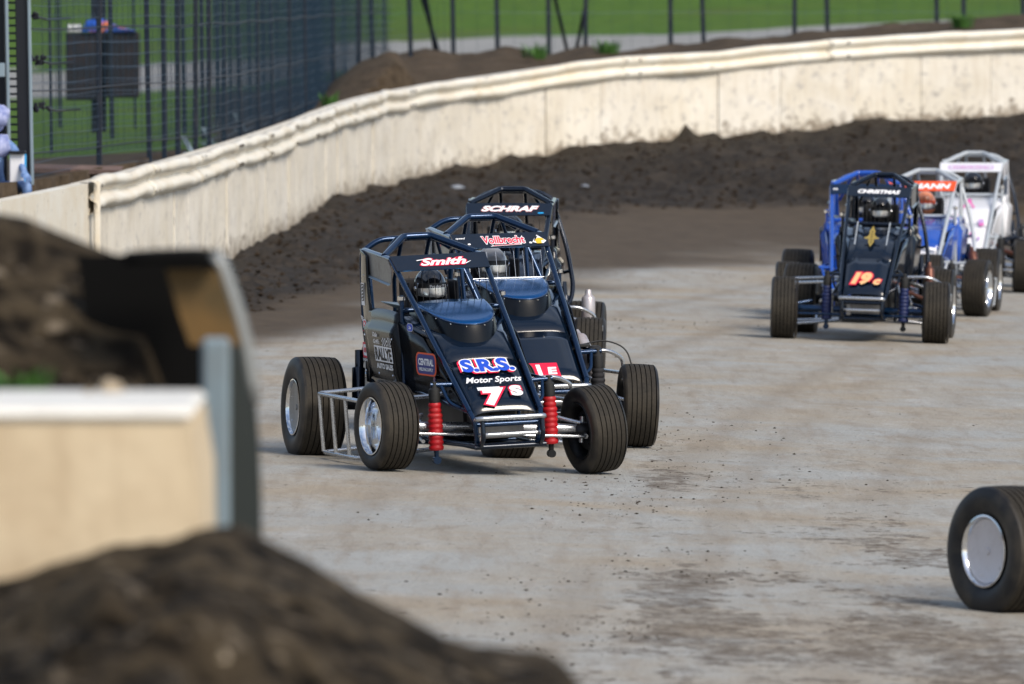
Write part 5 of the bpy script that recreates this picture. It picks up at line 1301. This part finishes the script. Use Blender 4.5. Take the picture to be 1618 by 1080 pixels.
c19 = make_car(1358, 78.4, -7, "dark navy car numbered 19c in yellow and red at the front of the right-hand group", dict(wy=.86, yshift=.05, cage='black_tube', paint='navy', board='navy', board_fn=b_xmas, board_mats=[M['dwhite']],
    hood_fn=h_19, hood_mats=[M['dred'], M['dtan'], M['dgold'], M['dblack'], M['grey_tube']], roll=-.2, lift=.03, ridges=1, boot='navyboot', scoop=False, steer=5, both_sails=True, driver="driver with silver visor in the car numbered 19c", helmet='helm_black',
    exhaust=((-.55, .60, .40), (-.62, .58, .66), .045, 'brown_pipe'), axle=0, lrim='chrome', look=-4))
cblue = make_car(1357, 82.9, -5, "car with bright blue roll cage close behind the 19c car", dict(cage='blue', paint='blue', board='navy_tube', board_fn=b_blue, board_mats=[M['dwhite']], hood_fn=h_none, hood_mats=[M['dred']],
    side_fn=s_blue, side_mats=[M['grey'], M['white'], M['dred'], M['skyblue']], roll=1.7, lift=-.05, scoop=False, steer=3, driver="driver hidden inside the blue-caged car behind the 19c car", exhaust=((-.55, .60, .36), (-.70, .55, .62), .05, 'can')))
cor = make_car(1440, 85.5, -8, "blue and white car with light grey cage and orange name board", dict(cage='grey_tube', paint='blue', board='dorange', board_fn=b_orange, board_mats=[M['dwhite']], hood_fn=h_orange, hood_mats=[M['dorange'], M['dred'], M['dwhite']],
    hood2=('white', 'blue'), roll=1.7, lift=-.06, scoop=False, steer=-6, lrim='chrome', yf=.66, nerf='grey_tube', driver="driver in orange and white helmet under the orange name board", helmet='helm_orange', strip='dorange', exhaust=((-.6, .60, .42), (-.72, .54, .68), .05, 'brown_pipe')))
cpk = make_car(1522, 93.0, -7, "white car with pink markings and white name board, furthest back on the right", dict(cage='grey_tube', bar='black_tube', paint='white', board='white', board_fn=b_pink, board_mats=[M['dpurple'], M['white'], M['dpink']], hood_fn=h_pink, hood_mats=[M['dpink'], M['dpurple']],
    roll=1.7, lift=.0, scoop=False, steer=5, yf=.66, nerf='black_tube', both_sails=True, sail='white', visorm='white', driver="driver in dark helmet in the white and pink car", helmet='helm_black', exhaust=((-.5, .62, .42), (-.55, .60, .68), .06, 'eng')))
cfg_w = make_car(1614 + 309 * 1.75 * math.sin(R_(33)) + 309 * .70 * math.cos(R_(33)), 44.5 - 1.75 * math.cos(R_(33)) + .70 * math.sin(R_(33)) - .3, 33, "nearest car at the right edge, only a rear wheel with pale mud cover in view", dict(cage='navy_tube', paint='black', board='navy', board_fn=b_blue, board_mats=[M['dwhite']],
    hood_fn=h_none, hood_mats=[M['dred']], roll=0, scoop=False, rrstyle='pale', noright=1, tail_len=.2, nosail=1, driver="driver of the nearest car, outside the picture at the right", rear_bumper=0))
